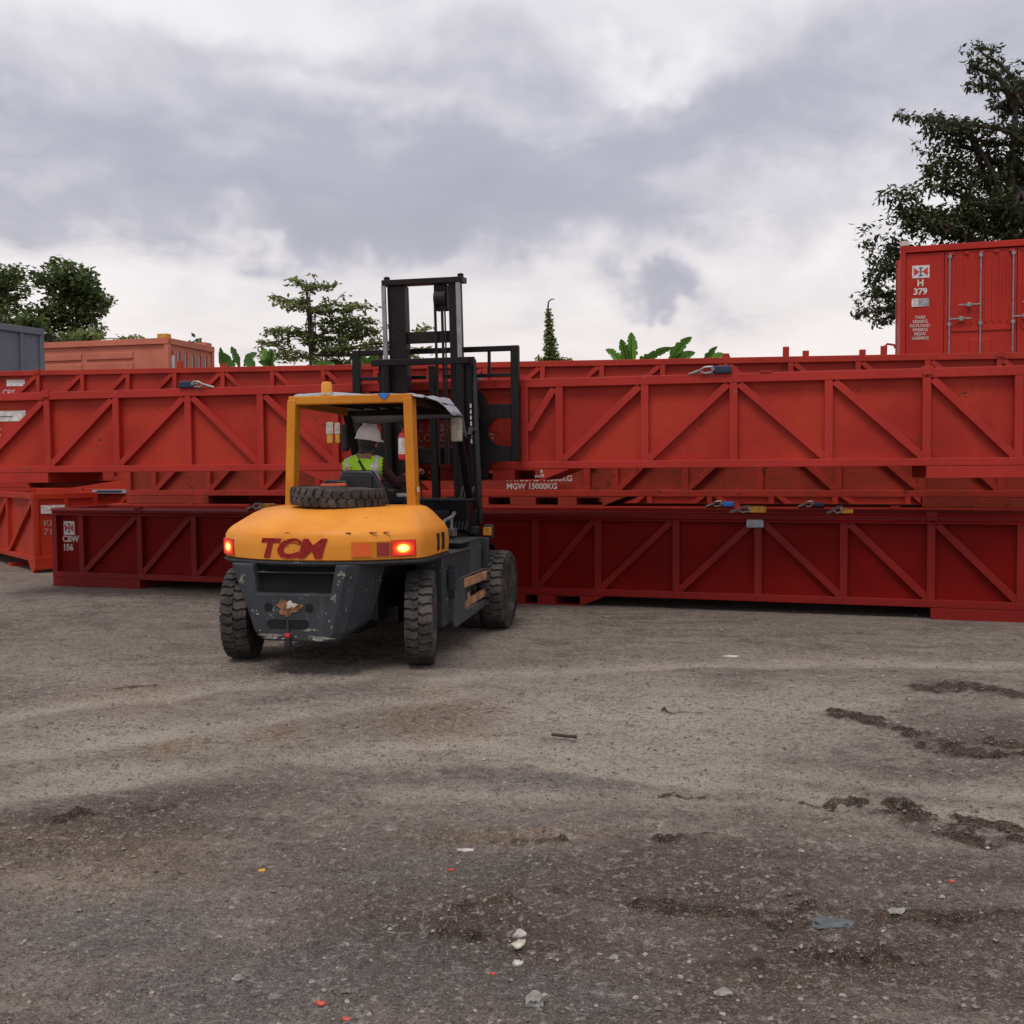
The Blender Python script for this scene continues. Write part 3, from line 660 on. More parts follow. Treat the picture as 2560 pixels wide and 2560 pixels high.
# salmon container
def ribbed(name, label, loc, rz, L, W, Hc, mt, long_ribs, group):
    root = empty(name, loc, rz); tag(root, label, 'container', group)
    MB().box(.05, L - .05, .05, W - .05, .1, Hc - .07).build('shell', mt, root)
    for x in (0, L - .14):
        for y in (0, W - .14): MB().box(x, x + .14, y, y + .14, 0, Hc - .1, .01).build('corner_post', mt, root)
    MB().box(.0, L, -.02, .10, Hc - .16, Hc - .0, .01).box(0, L, W - .1, W + .02, Hc - .16, Hc, .01).box(-.021, .09, .11, W - .11, Hc - .165, Hc - .001, .01).box(L - .09, L + .021, .11, W - .11, Hc - .165, Hc - .001, .01).build('roof_rail', mt, root)
    MB().box(.0, L, -.012, .10, 0, .15, .01).box(0, L, W - .1, W + .01, 0, .15, .01).build('base_rail', mt, root)
    if long_ribs == 'bands':
        m_ = MB(); k = .3
        while k < L - 1.2:
            m_.box(k, k + 1.45, .012, .049, Hc - .52, Hc - .34, .015); m_.box(k, k + 1.45, .012, .049, Hc - .86, Hc - .62, .015); m_.box(k, k + 1.45, .012, .049, .3, Hc - 1.0, .015); k += 1.6
        m_.build('side_ribs', mt, root)
    else:
        m_ = MB(); k = .55
        while k < L - .3: m_.box(k, k + .09, .0, .049, .15, Hc - .16, .01); k += .95
        m_.box(.14, L - .14, .004, .049, Hc * .52, Hc * .52 + .08, .01); m_.build('side_ribs', mt, root)
    m_ = MB()
    for k in range(6): m_.box(L - .049, L - .006, .26 + k * .36, .26 + k * .36 + .17, .2, Hc - .30, .012)
    m_.build('end_ribs', mt, root)
    return root
sA = onz(420, 842, 5.25)
rzS = R(-14)
usx, usy = math.cos(rzS), math.sin(rzS)
Ls = 6.05
for lv in range(2):
    c = ribbed('container', ('faded salmon pink container under another, behind the far row', 'faded salmon pink container with pressed side bands, top of its stack')[lv], (sA.x - usx * Ls, sA.y - usy * Ls, lv * 2.62), rzS, Ls, 2.44, 2.61, 'salmon', 'bands', 'salmon containers in the left background')
    if lv:
        m_ = MB(); 
        for k in range(5): m_.box(Ls - .008, Ls - .003, .45 + k * .36, .53 + k * .36, .25, 2.25)
        m_.build('vent_slots', 'label_grey', c)
        MB().box(Ls - .10, Ls - .095 + .1, .16, .30, 1.5, 2.15).build('label_plate', 'white', c)
        MB().box(Ls - .35, Ls - .05, .02, .25, 2.612, 2.73, .02).build('corner_block', 'yellow_strap', c); MB().box(Ls - .45, Ls - .05, 2.1, 2.4, 2.612, 2.71, .02).build('corner_block', 'salmon', c)
# grey container, far left: we see its long side running away from us
gA = onz(110, 821, 5.25); gB = onz(0, 805, 5.25); dG = (gB - gA); dG.z = 0; dG.normalize(); rzG = math.atan2(-dG.y, -dG.x)
for lv in range(2):
    ribbed('container', ('blue grey container under its twin, beside the salmon stack', 'blue grey ribbed container beside the salmon one, top of its stack')[lv], (gA.x + dG.x * 6.05, gA.y + dG.y * 6.05, lv * 2.62), rzG, 6.05, 2.44, 2.61, 'grey_box', 'posts', 'blue grey containers in the left background')

# ------------------------------------------------------------------ forklift
fk = empty('forklift', (Mx, My, 0), -PHI); tag(fk, 'orange and dark grey forklift truck seen from behind, mast raised, tail lights lit', 'forklift')
def rear_y(x): return -.75 + .33 * (min(abs(x), .95) / .85) ** 2.4
def cw_outline(wd, sh, yf, cr=.10):
    pts = []; s_ = wd / .92
    n = 26
    for k in range(n + 1):
        x = -.86 + 1.72 * k / n
        pts.append((x * s_, rear_y(x) * (1 if sh < .2 else .93) + sh))
    yl = pts[-1][1]
    for a in (.25, .5, .75, 1.0):
        pts.append((wd * (.86 / .92) + (wd - wd * .86 / .92) * math.sin(a * math.pi / 2), yl + .13 * (1 - math.cos(a * math.pi / 2)) + .02 * a))
    pts.append((wd, yl + .35)); pts.append((wd * .99, yf - .06)); pts.append((wd * .96, yf))
    right = pts[n + 1:]
    left = [(-p[0], p[1]) for p in right][::-1]
    return left + pts[:n + 1] + right
lv = [(.955, .895, .03, .44), (.972, .918, .005, .46), (1.08, .925, 0, .46), (1.165, .915, .0, .46), (1.20, .898, .018, .46), (1.235, .868, .05, .46), (1.335, .765, .22, .46), (1.370, .715, .32, .46), (1.385, .65, .42, .46)]
m_ = MB(); rings = []
for (z, wd, sh, yf) in lv:
    rings.append([m_.bm.verts.new((x, y, z)) for x, y in cw_outline(wd, sh, yf)])
for a, c in zip(rings, rings[1:]):
    n = len(a)
    for k in range(n): m_.bm.faces.new((a[k], a[(k + 1) % n], c[(k + 1) % n], c[k]))
m_.bm.faces.new(rings[0][::-1]); m_.bm.faces.new(rings[-1])
cw = m_.build('counterweight', 'orange', fk, True)
m_ = MB(); o1 = cw_outline(.93, -.004, .47); o2 = cw_outline(.90, .03, .46)
m_.prism(o1, 'z', .940, .957, o1); m_.prism(o2, 'z', .915, .9405, o1); m_.build('bumper_lip', 'dark_paint', cw, True)
# side slots, bolt holes and chips
for y in (.02, .17):
    for s_ in (-1, 1): MB().box(min(s_ * .905, s_ * .929), max(s_ * .905, s_ * .929), y, y + .055, 1.0, 1.15, .004).build('side_slot', 'void', cw)
MB().lathe([(.0, -.02), (.026, -.02), (.026, .012), (.0, .012)], 'z', 16, (.43, -.42, 1.30)).build('bolt_hole', 'rust', cw)
for (x, wd) in ((-.16, .04), (.36, .04), (.54, .06), (.64, .05)): MB().box(x, x + wd, rear_y(x) + .012, rear_y(x) + .028, 1.192, 1.20).build('scrape', 'rust', cw)
def wrapc(dy): return lambda v: Vector((v.x, rear_y(v.x) - dy, v.z))
txt('TCM', .215, (-.43, -.76, .995), 'decal_red', fk, 'lettering', off=.010, shear=.26, wrap=lambda v: Vector((-.425 + (v.x + .43) * 1.33, rear_y(-.425 + (v.x + .43) * 1.33) - .006, v.z)), sp=1.0)
rs = random.Random(8)
for k in range(5):
    x = rs.choice((-.14, -.04)) + rs.gauss(0, .045); z = 1.135 + rs.gauss(0, .010); a = rs.uniform(-.5, .5); l_ = rs.uniform(.02, .055); h_ = rs.uniform(.004, .009)
    dx, dz = math.cos(a) * l_ / 2, math.sin(a) * l_ / 2
    MB().bar((x - dx, rear_y(x) - .0085, z - dz), (x + dx, rear_y(x) - .0085, z + dz), .003, h_, (0, 0, 1)).build('scraped_paint', 'orange' if k % 4 else 'rust', cw)
# lights
def lamp(x0, x1, z0, z1, parts, nm='tail_light'):
    def ys(x): return rear_y(x) - .004
    def slab(name, mt, a, c, za, zc, d0, d1, par):
        m_ = MB(); k_ = 6
        P0 = [(a + (c - a) * i / k_) for i in range(k_ + 1)]
        bm = m_.bm; F_ = [[bm.verts.new((x, ys(x) - d1, z)) for z in (za, zc)] for x in P0]; B_ = [[bm.verts.new((x, ys(x) + .02, z)) for z in (za, zc)] for x in P0]
        for i in range(k_):
            bm.faces.new((F_[i][0], F_[i + 1][0], F_[i + 1][1], F_[i][1])); bm.faces.new((B_[i][0], B_[i][1], B_[i + 1][1], B_[i + 1][0]))
            bm.faces.new((F_[i][1], F_[i + 1][1], B_[i + 1][1], B_[i][1])); bm.faces.new((F_[i][0], B_[i][0], B_[i + 1][0], F_[i + 1][0]))
        bm.faces.new((F_[0][0], F_[0][1], B_[0][1], B_[0][0])); bm.faces.new((F_[-1][0], B_[-1][0], B_[-1][1], F_[-1][1]))
        return m_.build(name, mt, par, False)
    h = slab(nm, 'decal_red' if nm == 'tail_light' else 'orange_frame', x0, x1, z0, z1, 0, .003, fk)
    for (name, mt, a, c, za, zc, d) in parts: slab(name, mt, a, c, za, zc, 0, d, h)
lamp(.70, .87, .99, 1.128, [('lens', 'lens_lit', .71, .862, .997, 1.121, .010)])
lamp(-.925, -.745, .985, 1.125, [('lens', 'lens_lit', -.918, -.752, .992, 1.118, .010)])
lamp(.41, .695, .99, 1.122, [('turn_lens', 'lens_orange', .42, .555, 1.0, 1.112, .008), ('reverse_lens', 'lens_off', .60, .69, 1.0, 1.112, .007)], 'side_light')
# lower body with air outlet
of_ = [(-.60, .935), (-.455, .935), (-.42, .69), (.235, .69), (.285, .935), (.38, .935), (.25, .37), (.20, .295), (-.36, .295), (-.43, .37)]
ob_ = [(-.70, .935), (-.455, .935), (-.42, .69), (.235, .69), (.285, .935), (.48, .935), (.33, .36), (.26, .285), (-.42, .285), (-.50, .36)]
def shell(poly_a, ya, poly_b, yb, m_):
    m_.prism(poly_a, 'y', ya, yb, poly_b)
m_ = MB(); shell(of_, -.745, ob_, -.64, m_); lb = m_.build('rear_frame', 'dark_paint', fk)
bv = lb.modifiers.new('bevel', 'BEVEL'); bv.width = .012; bv.segments = 2; bv.limit_method = 'ANGLE'; bv.angle_limit = R(30)
m_ = MB(); m_.prism([(-.70, .93), (.48, .93), (.33, .37), (.26, .29), (-.42, .29), (-.50, .37)], 'y', -.6385, -.35, [(-.62, .93), (.58, .93), (.45, .45), (.40, .40), (-.42, .40), (-.50, .45)])
m_.build('ballast', 'dark_paint', fk)
m_ = MB().box(-.46, .29, -.648, -.6395, .68, .934)
m_.build('grille_recess', 'void', lb)
m_ = MB()
for z in (.855,): m_.box(-.445, .278, -.69, -.65, z, z + .012, .003, None)
m_.build('grille_bar', 'dark_paint', lb)
for x in (-.315, .05): MB().lathe([(0, -.7485), (.038, -.7485), (.038, -.73), (0, -.73)], 'y', 20, (x, 0, .575)).build('tow_hole', 'void', lb)
rp = [(-.335, .475), (-.02 + .05, .47), (.045, .445), (.03, .405), (-.30, .40), (-.325, .43)]
MB().prism([(-.31, .475), (.02, .475), (.04, .455), (.04, .42), (.02, .40), (-.31, .40), (-.33, .42), (-.33, .455)], 'y', -.7495, -.735).build('tow_slot', 'void', lb)
m_ = MB(); pts = []
for k in range(22):
    a = 2 * math.pi * k / 22; rr = 1 + .22 * math.sin(3 * a + 1) + .15 * math.sin(7 * a); pts.append((-.135 + .105 * rr * math.cos(a), .575 + .062 * rr * math.sin(a)))
m_.prism(pts, 'y', -.752, -.74); m_.build('rust_patch', 'rust', lb)
m_ = MB(); pts = []
for k in range(17):
    a = 2 * math.pi * k / 17; rr = 1 + .3 * math.sin(3 * a + 2) + .2 * math.sin(5 * a); pts.append((-.11 + .045 * rr * math.cos(a), .60 + .028 * rr * math.sin(a)))
m_.prism(pts, 'y', -.757, -.7525); m_.build('pale_scrape', 'off_white', lb)
m_ = MB(); rs = random.Random(5)
for k in range(17):
    side = rs.random()
    if side < .5: x, z = rs.uniform(-.38, .24), .315 + abs(rs.gauss(0, .02))
    elif side < .75: x, z = rs.uniform(.08, .29), rs.uniform(.42, .9); x = .26 + (z - .4) * .16 + rs.gauss(-.03, .035)
    else: z = rs.uniform(.36, .9); x = -.46 - (z - .4) * .2 + rs.gauss(.03, .03)
    l_ = rs.uniform(.006, .045) ** 1.0 * rs.random() + .005; h_ = rs.uniform(.003, .012); a = rs.uniform(-.6, .6) + (0 if side < .5 else 1.4)
    x = max(-.40 - (z - .3) * .25, min(.22 + (z - .3) * .2, x))
    if -.47 < x < .30 and .66 < z < .93: continue
    dx, dz = math.cos(a) * l_ / 2, math.sin(a) * l_ / 2
    m_.bar((x - dx, -.7468, z - dz), (x + dx, -.7468, z + dz), .002, h_, (0, 0, 1))
m_.build('paint_chips', 'white_worn', lb)
for q, (cx_, cz_, w_, h_) in enumerate(((-.30, .335, .09, .022), (.14, .325, .09, .02), (.05, .395, .06, .014), (.335, .86, .035, .02), (-.555, .80, .018, .035), (.27, .66, .022, .035))):
    pts = []
    for k in range(15):
        a = 2 * math.pi * k / 15; rr = 1 + .35 * math.sin(3 * a + q) + .25 * math.sin(5 * a + 2 * q); pts.append((cx_ + w_ * rr * math.cos(a), cz_ + h_ * rr * math.sin(a)))
    MB().prism(pts, 'y', -.7475, -.735).build('worn_patch', 'primer', lb)
MB().box(-.145, -.127, -.770, -.745, .38, .475, .004).build('tow_pin_shaft', 'dark_paint', lb)
MB().box(-.16, -.115, -.785, -.752, .33, .365, .008).build('tow_pin', 'red_mark', lb)
MB().box(-.16, -.11, -.79, -.75, .25, .329, .006).build('tow_pin_grip', 'black', lb)
# chassis, axle, side tanks
MB().box(-.50, .50, -.34, 2.25, .42, .93, .02).box(-.60, .60, .6, 2.3, .40, .97, .02).build('chassis', 'black_steel', fk)
MB().box(-.72, .60, -.10, .10, .36, .52, .02).box(-.35, .28, -.2, .2, .28, .42, .03).build('rear_axle', 'black_steel', fk)
MB().tube([(-.7, 2.15, .41), (.7, 2.15, .41)], .11, 16).build('front_axle', 'black_steel', fk, True)
for s_ in (1, -1):
    def X(a, c): return (min(s_ * a, s_ * c), max(s_ * a, s_ * c))
    x0, x1 = X(.602, .86)
    MB().box(x0, x1, .36, 1.34, .27, .915, .015).build('side_tank', 'dark_paint', fk)
    MB().box(*X(.60, .875), .33, 1.36, .916, .930, .004).build('tank_lid', 'grey_green', fk)
    MB().box(*X(.602, .85), 1.345, 1.78, .66, .985, .015).build('tool_box', 'grey_green', fk)
    MB().box(*X(.60, .862), 1.0, 1.80, .986, .998, .003).build('deck_plate', 'grey_green', fk)
    # step frame with outer cheek
    pf = [(.60, .66), (.56, .30), (.62, .235), (.70, .23), (1.86, .30), (1.86, .36), (.98, .325), (.96, .66)]
    MB().prism(pf, 'x', s_ * .862, s_ * .90).build('step_plate', 'grey_green', fk)
    MB().box(*X(.60, .899), 1.862, 1.93, .30, .985, .006).build('step_end', 'dark_paint', fk)
    MB().box(*X(.61, .895), .97, 1.86, .335, .35, .003).build('step_tread', 'dull_metal', fk)
    if s_ > 0:
        MB().bar((.885, .93, .605), (.885, 1.86, .60), .03, .085, (0, 0, 1), .004).build('timber_plank', 'wood', fk)
        MB().box(.70, .872, .90, 1.85, .655, .668, .003).build('timber_cover', 'dull_metal', fk)
        MB().bar((.84, .96, .37), (.88, 1.85, .43), .04, .07, (0, 0, 1), .004).build('timber_plank', 'wood', fk)
        MB().bar((.70, 1.0, .37), (.86, 1.25, .44), .05, .11, (0, 0, 1), .004).build('timber_plank', 'wood', fk)
    # front mudguard
    m_ = MB(); P_ = []
    for k in range(9):
        a = R(20 + 140 * k / 8); P_.append((2.15 - .50 * math.cos(a) * 1.0, .42 + .50 * math.sin(a)))
    Q_ = [(2.15 - .475 * math.cos(R(20 + 140 * k / 8)), .42 + .475 * math.sin(R(20 + 140 * k / 8))) for k in range(8, -1, -1)]
    m_.prism(P_ + Q_, 'x', s_ * .60, s_ * .84); m_.build('mudguard', 'black_steel', fk, True)
MB().box(.875, .95, .50, .545, .60, .78, .004).box(.862, .915, .56, .585, .52, .82, .003).build('tank_bracket', 'dark_paint', fk)
MB().box(-.60, .60, 1.35, 2.28, .971, 1.02, .01).build('floor_plate', 'black_steel', fk)
MB().box(-.60, .63, 2.10, 2.34, 1.02, 1.36, .02).build('front_cowl', 'black_steel', fk)
MB().box(-.61, .64, 2.08, 2.36, 1.362, 1.385, .006).build('cowl_rim', 'dark_paint', fk)
MB().box(-.34, .34, .50, 1.05, 1.02, 1.27, .04).box(-.48, .48, .4, 1.3, .972, 1.10, .03).build('engine_cover', 'black', fk)
MB().box(.60, .70, 2.2, 2.3, 1.0, 1.08, .01).box(.76, .86, 2.22, 2.30, .955, 1.10, .015).build('front_lamp_guard', 'dark_paint', fk)
MB().box(.765, .855, 2.17, 2.218, .985, 1.075, .01).build('amber_lamp', 'amber', fk)
m_ = MB(); m_.tube([(.50, 1.15, 1.0), (.50, 1.15, 1.14), (.60, 1.15, 1.14), (.60, 1.15, 1.0)], .016, 8); m_.tube([(.55, 1.35, 1.0), (.55, 1.45, 1.18), (.60, 1.6, 1.22)], .02, 8)
m_.tube([(.58, 1.6, 1.02), (.58, 1.6, 1.2), (.58, 1.72, 1.25)], .022, 8); m_.box(.50, .64, 1.5, 1.62, 1.02, 1.10, .01); m_.build('valve_pipes', 'dull_metal', fk, False)
m_ = MB()
for k in range(4): m_.tube([(.60 - k * .04, 2.05, 1.05), (.62 - k * .04, 2.35, 1.5), (.58 - k * .05, 2.55, 1.3), (.45, 2.7, 1.1)], .014, 6)
m_.build('hose', 'black', fk, True)
# steering column, wheel, levers
MB().tube([(0, 1.75, 1.02), (0, 1.45, 1.50)], .035, 10).build('steering_column', 'black', fk, True)
m_ = MB(); cst = Vector((0, 1.43, 1.53)); nrm = Vector((0, -.55, .83)).normalized(); ax = Vector((1, 0, 0)); ay = nrm.cross(ax)
m_.tube([cst + (ax * math.cos(a) + ay * math.sin(a)) * .17 for a in [2 * math.pi * k / 28 for k in range(29)]], .014, 8, False)
for a in (.5, 2.6, 4.7): m_.tube([cst, cst + (ax * math.cos(a) + ay * math.sin(a)) * .17], .010, 6)
m_.build('steering_wheel', 'black', fk, True)
m_ = MB()
for x in (.22, .28, .34): m_.tube([(x, 1.45, 1.25), (x, 1.36, 1.56)], .008, 6); m_.lathe([(0, 1.54), (.017, 1.55), (.02, 1.57), (.012, 1.59), (0, 1.595)], 'z', 10, (x, 1.36, 0))
m_.build('control_levers', 'black', fk, True)
MB().box(.15, .42, 1.35, 2.1, 1.02, 1.26, .02).build('lever_console', 'black', fk)
# seat
se = MB().box(-.25, .25, .66, 1.16, 1.27, 1.36, .035).build('seat', 'seat_vinyl', fk, True)
m_ = MB()
pf = [(-.33, 1.34), (.29, 1.34), (.25, 1.48), (.15, 1.66), (.11, 1.705), (-.17, 1.705), (-.21, 1.66), (-.31, 1.46)]
m_.prism(pf, 'y', .58, .64, [(p[0] * .96, p[1] + .0) for p in pf]); bk = m_.build('backrest', 'seat_vinyl', fk, True)
bv = bk.modifiers.new('bevel', 'BEVEL'); bv.width = .025; bv.segments = 3
MB().box(-.18, .12, .562, .580, 1.50, 1.66, .008).build('backrest_pocket', 'black', bk)
MB().tube([(-.36, .52, 1.40), (-.40, .5, 1.52), (-.30, .5, 1.60), (-.1, .49, 1.585)], .022, 8).build('seat_hose', 'black', fk, True)
MB().bar((-.36, .50, 1.565), (-.10, .47, 1.57), .05, .03, (0, 0, 1), .01).build('orange_rag', 'seat_orange', fk)
# overhead guard
for s_ in (-1, 1):
    MB().bar((s_ * .600, .35, 1.30), (s_ * .565, .37, 2.36), .085, .13, (0, 1, 0), .012).build('guard_post', 'orange_frame', fk)
    MB().bar((s_ * .565, .44, 2.335), (s_ * .60, 1.76, 2.315), .05, .08, (0, 0, 1), .008).build('roof_side_rail', 'orange_frame' if s_ < 0 else 'black_steel', fk)
    MB().bar((s_ * .60, 1.74, 2.32), (s_ * .60, 2.26, 1.37), .07, .07, (0, 1, 0), .008).build('front_post', 'black_steel', fk)
MB().box(-.60, .60, .315, .435, 2.315, 2.395, .012).build('roof_rear_beam', 'orange_frame', fk)
MB().box(-.60, .60, 1.72, 1.80, 2.27, 2.36, .012).build('roof_front_beam', 'black_steel', fk)
for k in range(6):
    x = -.42 + k * .17; MB().box(x, x + .03, .44, 1.72, 2.33, 2.355, .004).build('roof_bar', 'black_steel', fk)
def tarpf(u, v):
    x = -.57 + 1.25 * u; y = .32 + 1.50 * v
    z = 2.405 + .028 * math.sin(u * 5 + 1) * math.sin(v * 4) + .03 * math.sin(math.pi * v)
    z += .012 * mnoise.noise(Vector((x * 5, y * 5, 0)))
    if v > .9: z -= (v - .9) * 1.9
    if u > .9:
        drop = (u - .9) * 10
        z -= drop * (.03 + .16 * max(0, v - .05) + .09 * (math.sin(v * 11 + 1) * .5 + .5) * v); x += drop * .02
    if v < .03: z -= .015
    return Vector((x, y, z))
tp = MB().grid(tarpf, 40, 40).build('roof_cover', 'cover', fk, True)
sm = tp.modifiers.new('solid', 'SOLIDIFY'); sm.thickness = .004
MB().prism([(.28, 2.40), (.40, 2.40), (.345, 2.34)], 'y', .306, .312).build('blue_tape', 'blue_bright', fk)
be = MB().lathe([(.0, 2.40), (.062, 2.40), (.062, 2.425), (.0, 2.425)], 'z', 20, (-.25, .40, 0)).build('beacon_base', 'off_white', fk)
MB().lathe([(.0, 2.426), (.052, 2.426), (.050, 2.50), (.040, 2.525), (0, 2.53)], 'z', 20, (-.25, .40, 0)).build('beacon', 'beacon_lens', fk, True)
# extinguisher on the right post
ex = MB().lathe([(0, 1.80), (.04, 1.80), (.045, 1.815), (.045, 2.01), (.036, 2.04), (.015, 2.06), (.012, 2.09), (0, 2.09)], 'z', 20, (.455, .50, 0)).build('fire_extinguisher', 'decal_red', fk, True)
MB().lathe([(.0465, 1.85), (.0465, 2.0)], 'z', 20, (.455, .50, 0)).build('extinguisher_label', 'white', ex, True)
MB().box(.44, .47, .44, .53, 2.09, 2.11, .003).build('extinguisher_handle', 'black', ex)
MB().box(.655, .664, .29, .33, 1.505, 1.55).build('white_sticker', 'white', fk)
# mirrors / plates on the front posts
MB().box(.57, .69, 1.66, 1.685, 1.985, 2.235, .02).build('mirror', 'off_white', fk)
MB().tube([(.63, 1.68, 2.2), (.60, 1.74, 2.3)], .01, 6).build('mirror_arm', 'black', fk)
MB().box(-.77, -.695, 1.60, 1.625, 1.98, 2.21, .015).build('mirror', 'yellow_strap', fk); MB().box(-.675, -.62, 1.60, 1.625, 1.98, 2.20, .015).build('mirror', 'yellow_strap', fk)
MB().box(-.772, -.693, 1.596, 1.5995, 2.08, 2.205).box(-.677, -.618, 1.596, 1.5995, 2.08, 2.195).build('mirror_plate', 'off_white', fk)
MB().box(-.60, -.53, 1.58, 1.66, 1.90, 2.18, .02).build('work_lamp', 'black', fk)
MB().tube([(.685, 1.95, 2.05), (.69, 2.0, 2.12), (.72, 2.05, 2.10)], .03, 8).build('work_lamp', 'black', fk, True)
# wheels
def wheel(x, y, steer, s_, parent, lugs=True, Rr=.415, Wd=.235, nm='wheel'):
    hub = MB().lathe([(0, s_ * .03), (.09, s_ * .05), (.10, s_ * .02), (.17, -s_ * .005), (.205, s_ * .05), (.225, s_ * .085), (.225, -s_ * .085), (.17, -s_ * .09), (0, -s_ * .09)], 'x', 28).build(nm, 'dark_paint', parent, True)
    hub.location = (x, y, Rr); hub.rotation_euler = (0, 0, steer)
    for k in range(6):
        a = 2 * math.pi * k / 6
        MB().lathe([(0, 0), (.014, 0), (.014, .02), (0, .02)] if s_ > 0 else [(0, -.02), (.014, -.02), (.014, 0), (0, 0)], 'x', 6, (s_ * .02, .135 * math.cos(a), .135 * math.sin(a))).build('wheel_nut', 'dull_metal', hub) if lugs else None
    tyre(hub, Rr, Wd)
    return hub
def tyre(parent, Rr, Wd, name='tyre', top=True, n=30, dp=.024):
    h = Wd / 2; rb = Rr - dp
    prof = [(.222, -h * .78), (.25, -h * .98), (.31, -h * 1.03), (rb - .03, -h * .96), (rb - .004, -h * .86), (rb, -h * .5), (rb, h * .5), (rb - .004, h * .86), (rb - .03, h * .96), (.31, h * 1.03), (.25, h * .98), (.222, h * .78)]
    m_ = MB().lathe(prof, 'x', 60)
    for k in range(n):
        for sd_ in (-1, 1):
            a0 = 2 * math.pi * (k + (.5 if sd_ > 0 else 0)) / n; da = 2 * math.pi / n
            # kinked block from the centre line to the shoulder
            st = [(.00, .00), (.30, .22), (.62, .05), (.98, .02)]
            wds = [.36, .33, .36, .40]
            top_, bot_ = [], []
            for (u, o_), w_ in zip(st, wds):
                for sg in (-1, 1):
                    a = a0 + da * (o_ + sg * w_) * 1.0
                    xx = sd_ * (u * h + .002)
                    rt_ = Rr - (.012 if u > .9 else 0)
                    top_.append(m_.bm.verts.new((xx, rt_ * math.cos(a), rt_ * math.sin(a)))); bot_.append(m_.bm.verts.new((xx, (rb - .006) * math.cos(a), (rb - .006) * math.sin(a))))
            for q in range(3):
                i = q * 2
                m_.bm.faces.new((top_[i], top_[i + 1], top_[i + 3], top_[i + 2]))
                m_.bm.faces.new((top_[i], top_[i + 2], bot_[i + 2], bot_[i])); m_.bm.faces.new((top_[i + 1], bot_[i + 1], bot_[i + 3], top_[i + 3]))
            m_.bm.faces.new((top_[0], bot_[0], bot_[1], top_[1])); m_.bm.faces.new((top_[6], top_[7], bot_[7], bot_[6]))
            # shoulder lug running down the sidewall
            a = a0 + da * .02
            for (r0, r1) in ((rb - .05, Rr - .013),):
                v8 = []
                for rr_, xx in ((r1, h * .97), (r0, h * 1.05), (r0, h * .9), (r1, h * .8)):
                    for sg in (-1, 1):
                        aa = a + sg * da * .38; v8.append(m_.bm.verts.new((sd_ * xx, rr_ * math.cos(aa), rr_ * math.sin(aa))))
                m_.bm.faces.new((v8[0], v8[1], v8[3], v8[2])); m_.bm.faces.new((v8[0], v8[2], v8[4], v8[6])); m_.bm.faces.new((v8[1], v8[7], v8[5], v8[3])); m_.bm.faces.new((v8[0], v8[6], v8[7], v8[1]))
    o = m_.build(name, 'tyre', parent, True)
    return o
wheel(.775, 0, R(14), 1, fk); wheel(-.925, 0, R(13), -1, fk)
wheel(.935, 2.17, 0, 1, fk); wheel(-.935, 2.17, 0, -1, fk)
for s_ in (-1, 1): wheel(s_ * .68, 2.17, 0, s_, fk, False, nm='inner_wheel')
# mast (tilted back a little)
def bx(x0, x1, y0, y1, z0, z1, bev=.006): return MB().box(x0, x1, y0, y1, z0, z1, bev)
mast = MB().box(-.53, -.418, -.15, .09, 0, 2.79, .008).box(.418, .55, -.15, .09, 0, 2.79, .008).box(-.419, .419, -.14, -.08, .05, .25, .01).build('mast', 'black_steel', fk)
mast.location = (0, 2.86, .14); mast.rotation_euler = (R(3.6), 0, 0)
MB().box(-.60, .56, -.20, -.152, 2.735, 2.81, .01).box(.561, .60, -.20, -.152, 2.70, 2.81, .01).build('mast_cross_member', 'black_steel', mast)
im = MB().box(-.415, -.21, -.10, .06, .4, 3.62, .01).box(.30, .415, -.10, -.085, .4, 3.62).box(.30, .415, .045, .06, .4, 3.62).box(.395, .415, -.0845, .0445, .4, 3.62) \
    .build('inner_mast', 'brown_steel', mast)
MB().box(-.47, .47, -.13, .07, 3.625, 3.69, .01).build('top_beam', 'brown_steel', mast)
MB().box(-.295, .295, -.05, .0, 2.98, 3.11, .008).build('inner_cross_beam', 'brown_steel', mast)
for s_ in (-1, 1):
    MB().tube([(s_ * .43, -.17, 2.80), (s_ * .43, -.17, 3.62)], .027, 14).build('piston_rod', 'chrome', mast, True)
    MB().tube([(s_ * .43, -.19, .1), (s_ * .43, -.19, 2.73)], .048, 14).build('lift_cylinder', 'black_steel', mast, True)
    MB().lathe([(0, 3.69), (.035, 3.69), (.035, 3.725), (0, 3.735)], 'z', 14, (s_ * .43, -.05, 0)).build('rod_nut', 'brown_steel', mast)
m_ = MB(); m_.lathe([(.0, .13), (.11, .13), (.11, .26), (.0, .26)], 'x', 24, (0, -.02, 3.46)); m_.box(.12, .27, -.08, .06, 3.33, 3.62, .02); m_.build('chain_pulley', 'brown_steel', mast, False)
for x in (.125, .205):
    MB().box(x, x + .028, -.10, -.085, 1.6, 3.42).build('chain', 'brown_steel', mast); 
MB().tube([(.25, -.09, 1.6), (.25, -.09, 3.42)], .010, 8).build('hose', 'black', mast, True)
MB().box(.02, .10, -.05, .05, 1.2, 2.73, .01).build('centre_channel', 'black_steel', mast)
m_ = MB()
for k in range(7): m_.box(.538, .556, -.20 , -.195, 1.86 + k * .065, 1.86 + k * .065 + .045)
m_.build('worn_marking', 'white_worn', mast)
# side struts of the mast
MB().tube([(.56, 2.62, 2.85), (.60, 2.55, 2.2), (.64, 2.5, 1.6), (.62, 2.6, 1.1)], .030, 10).build('hose_bundle', 'black', fk, True)
for s_ in (-1, 1): MB().tube([(s_ * .56, 1.95, .80), (s_ * .56, 2.75, 1.25)], .045, 12).build('tilt_cylinder', 'black_steel', fk, True)
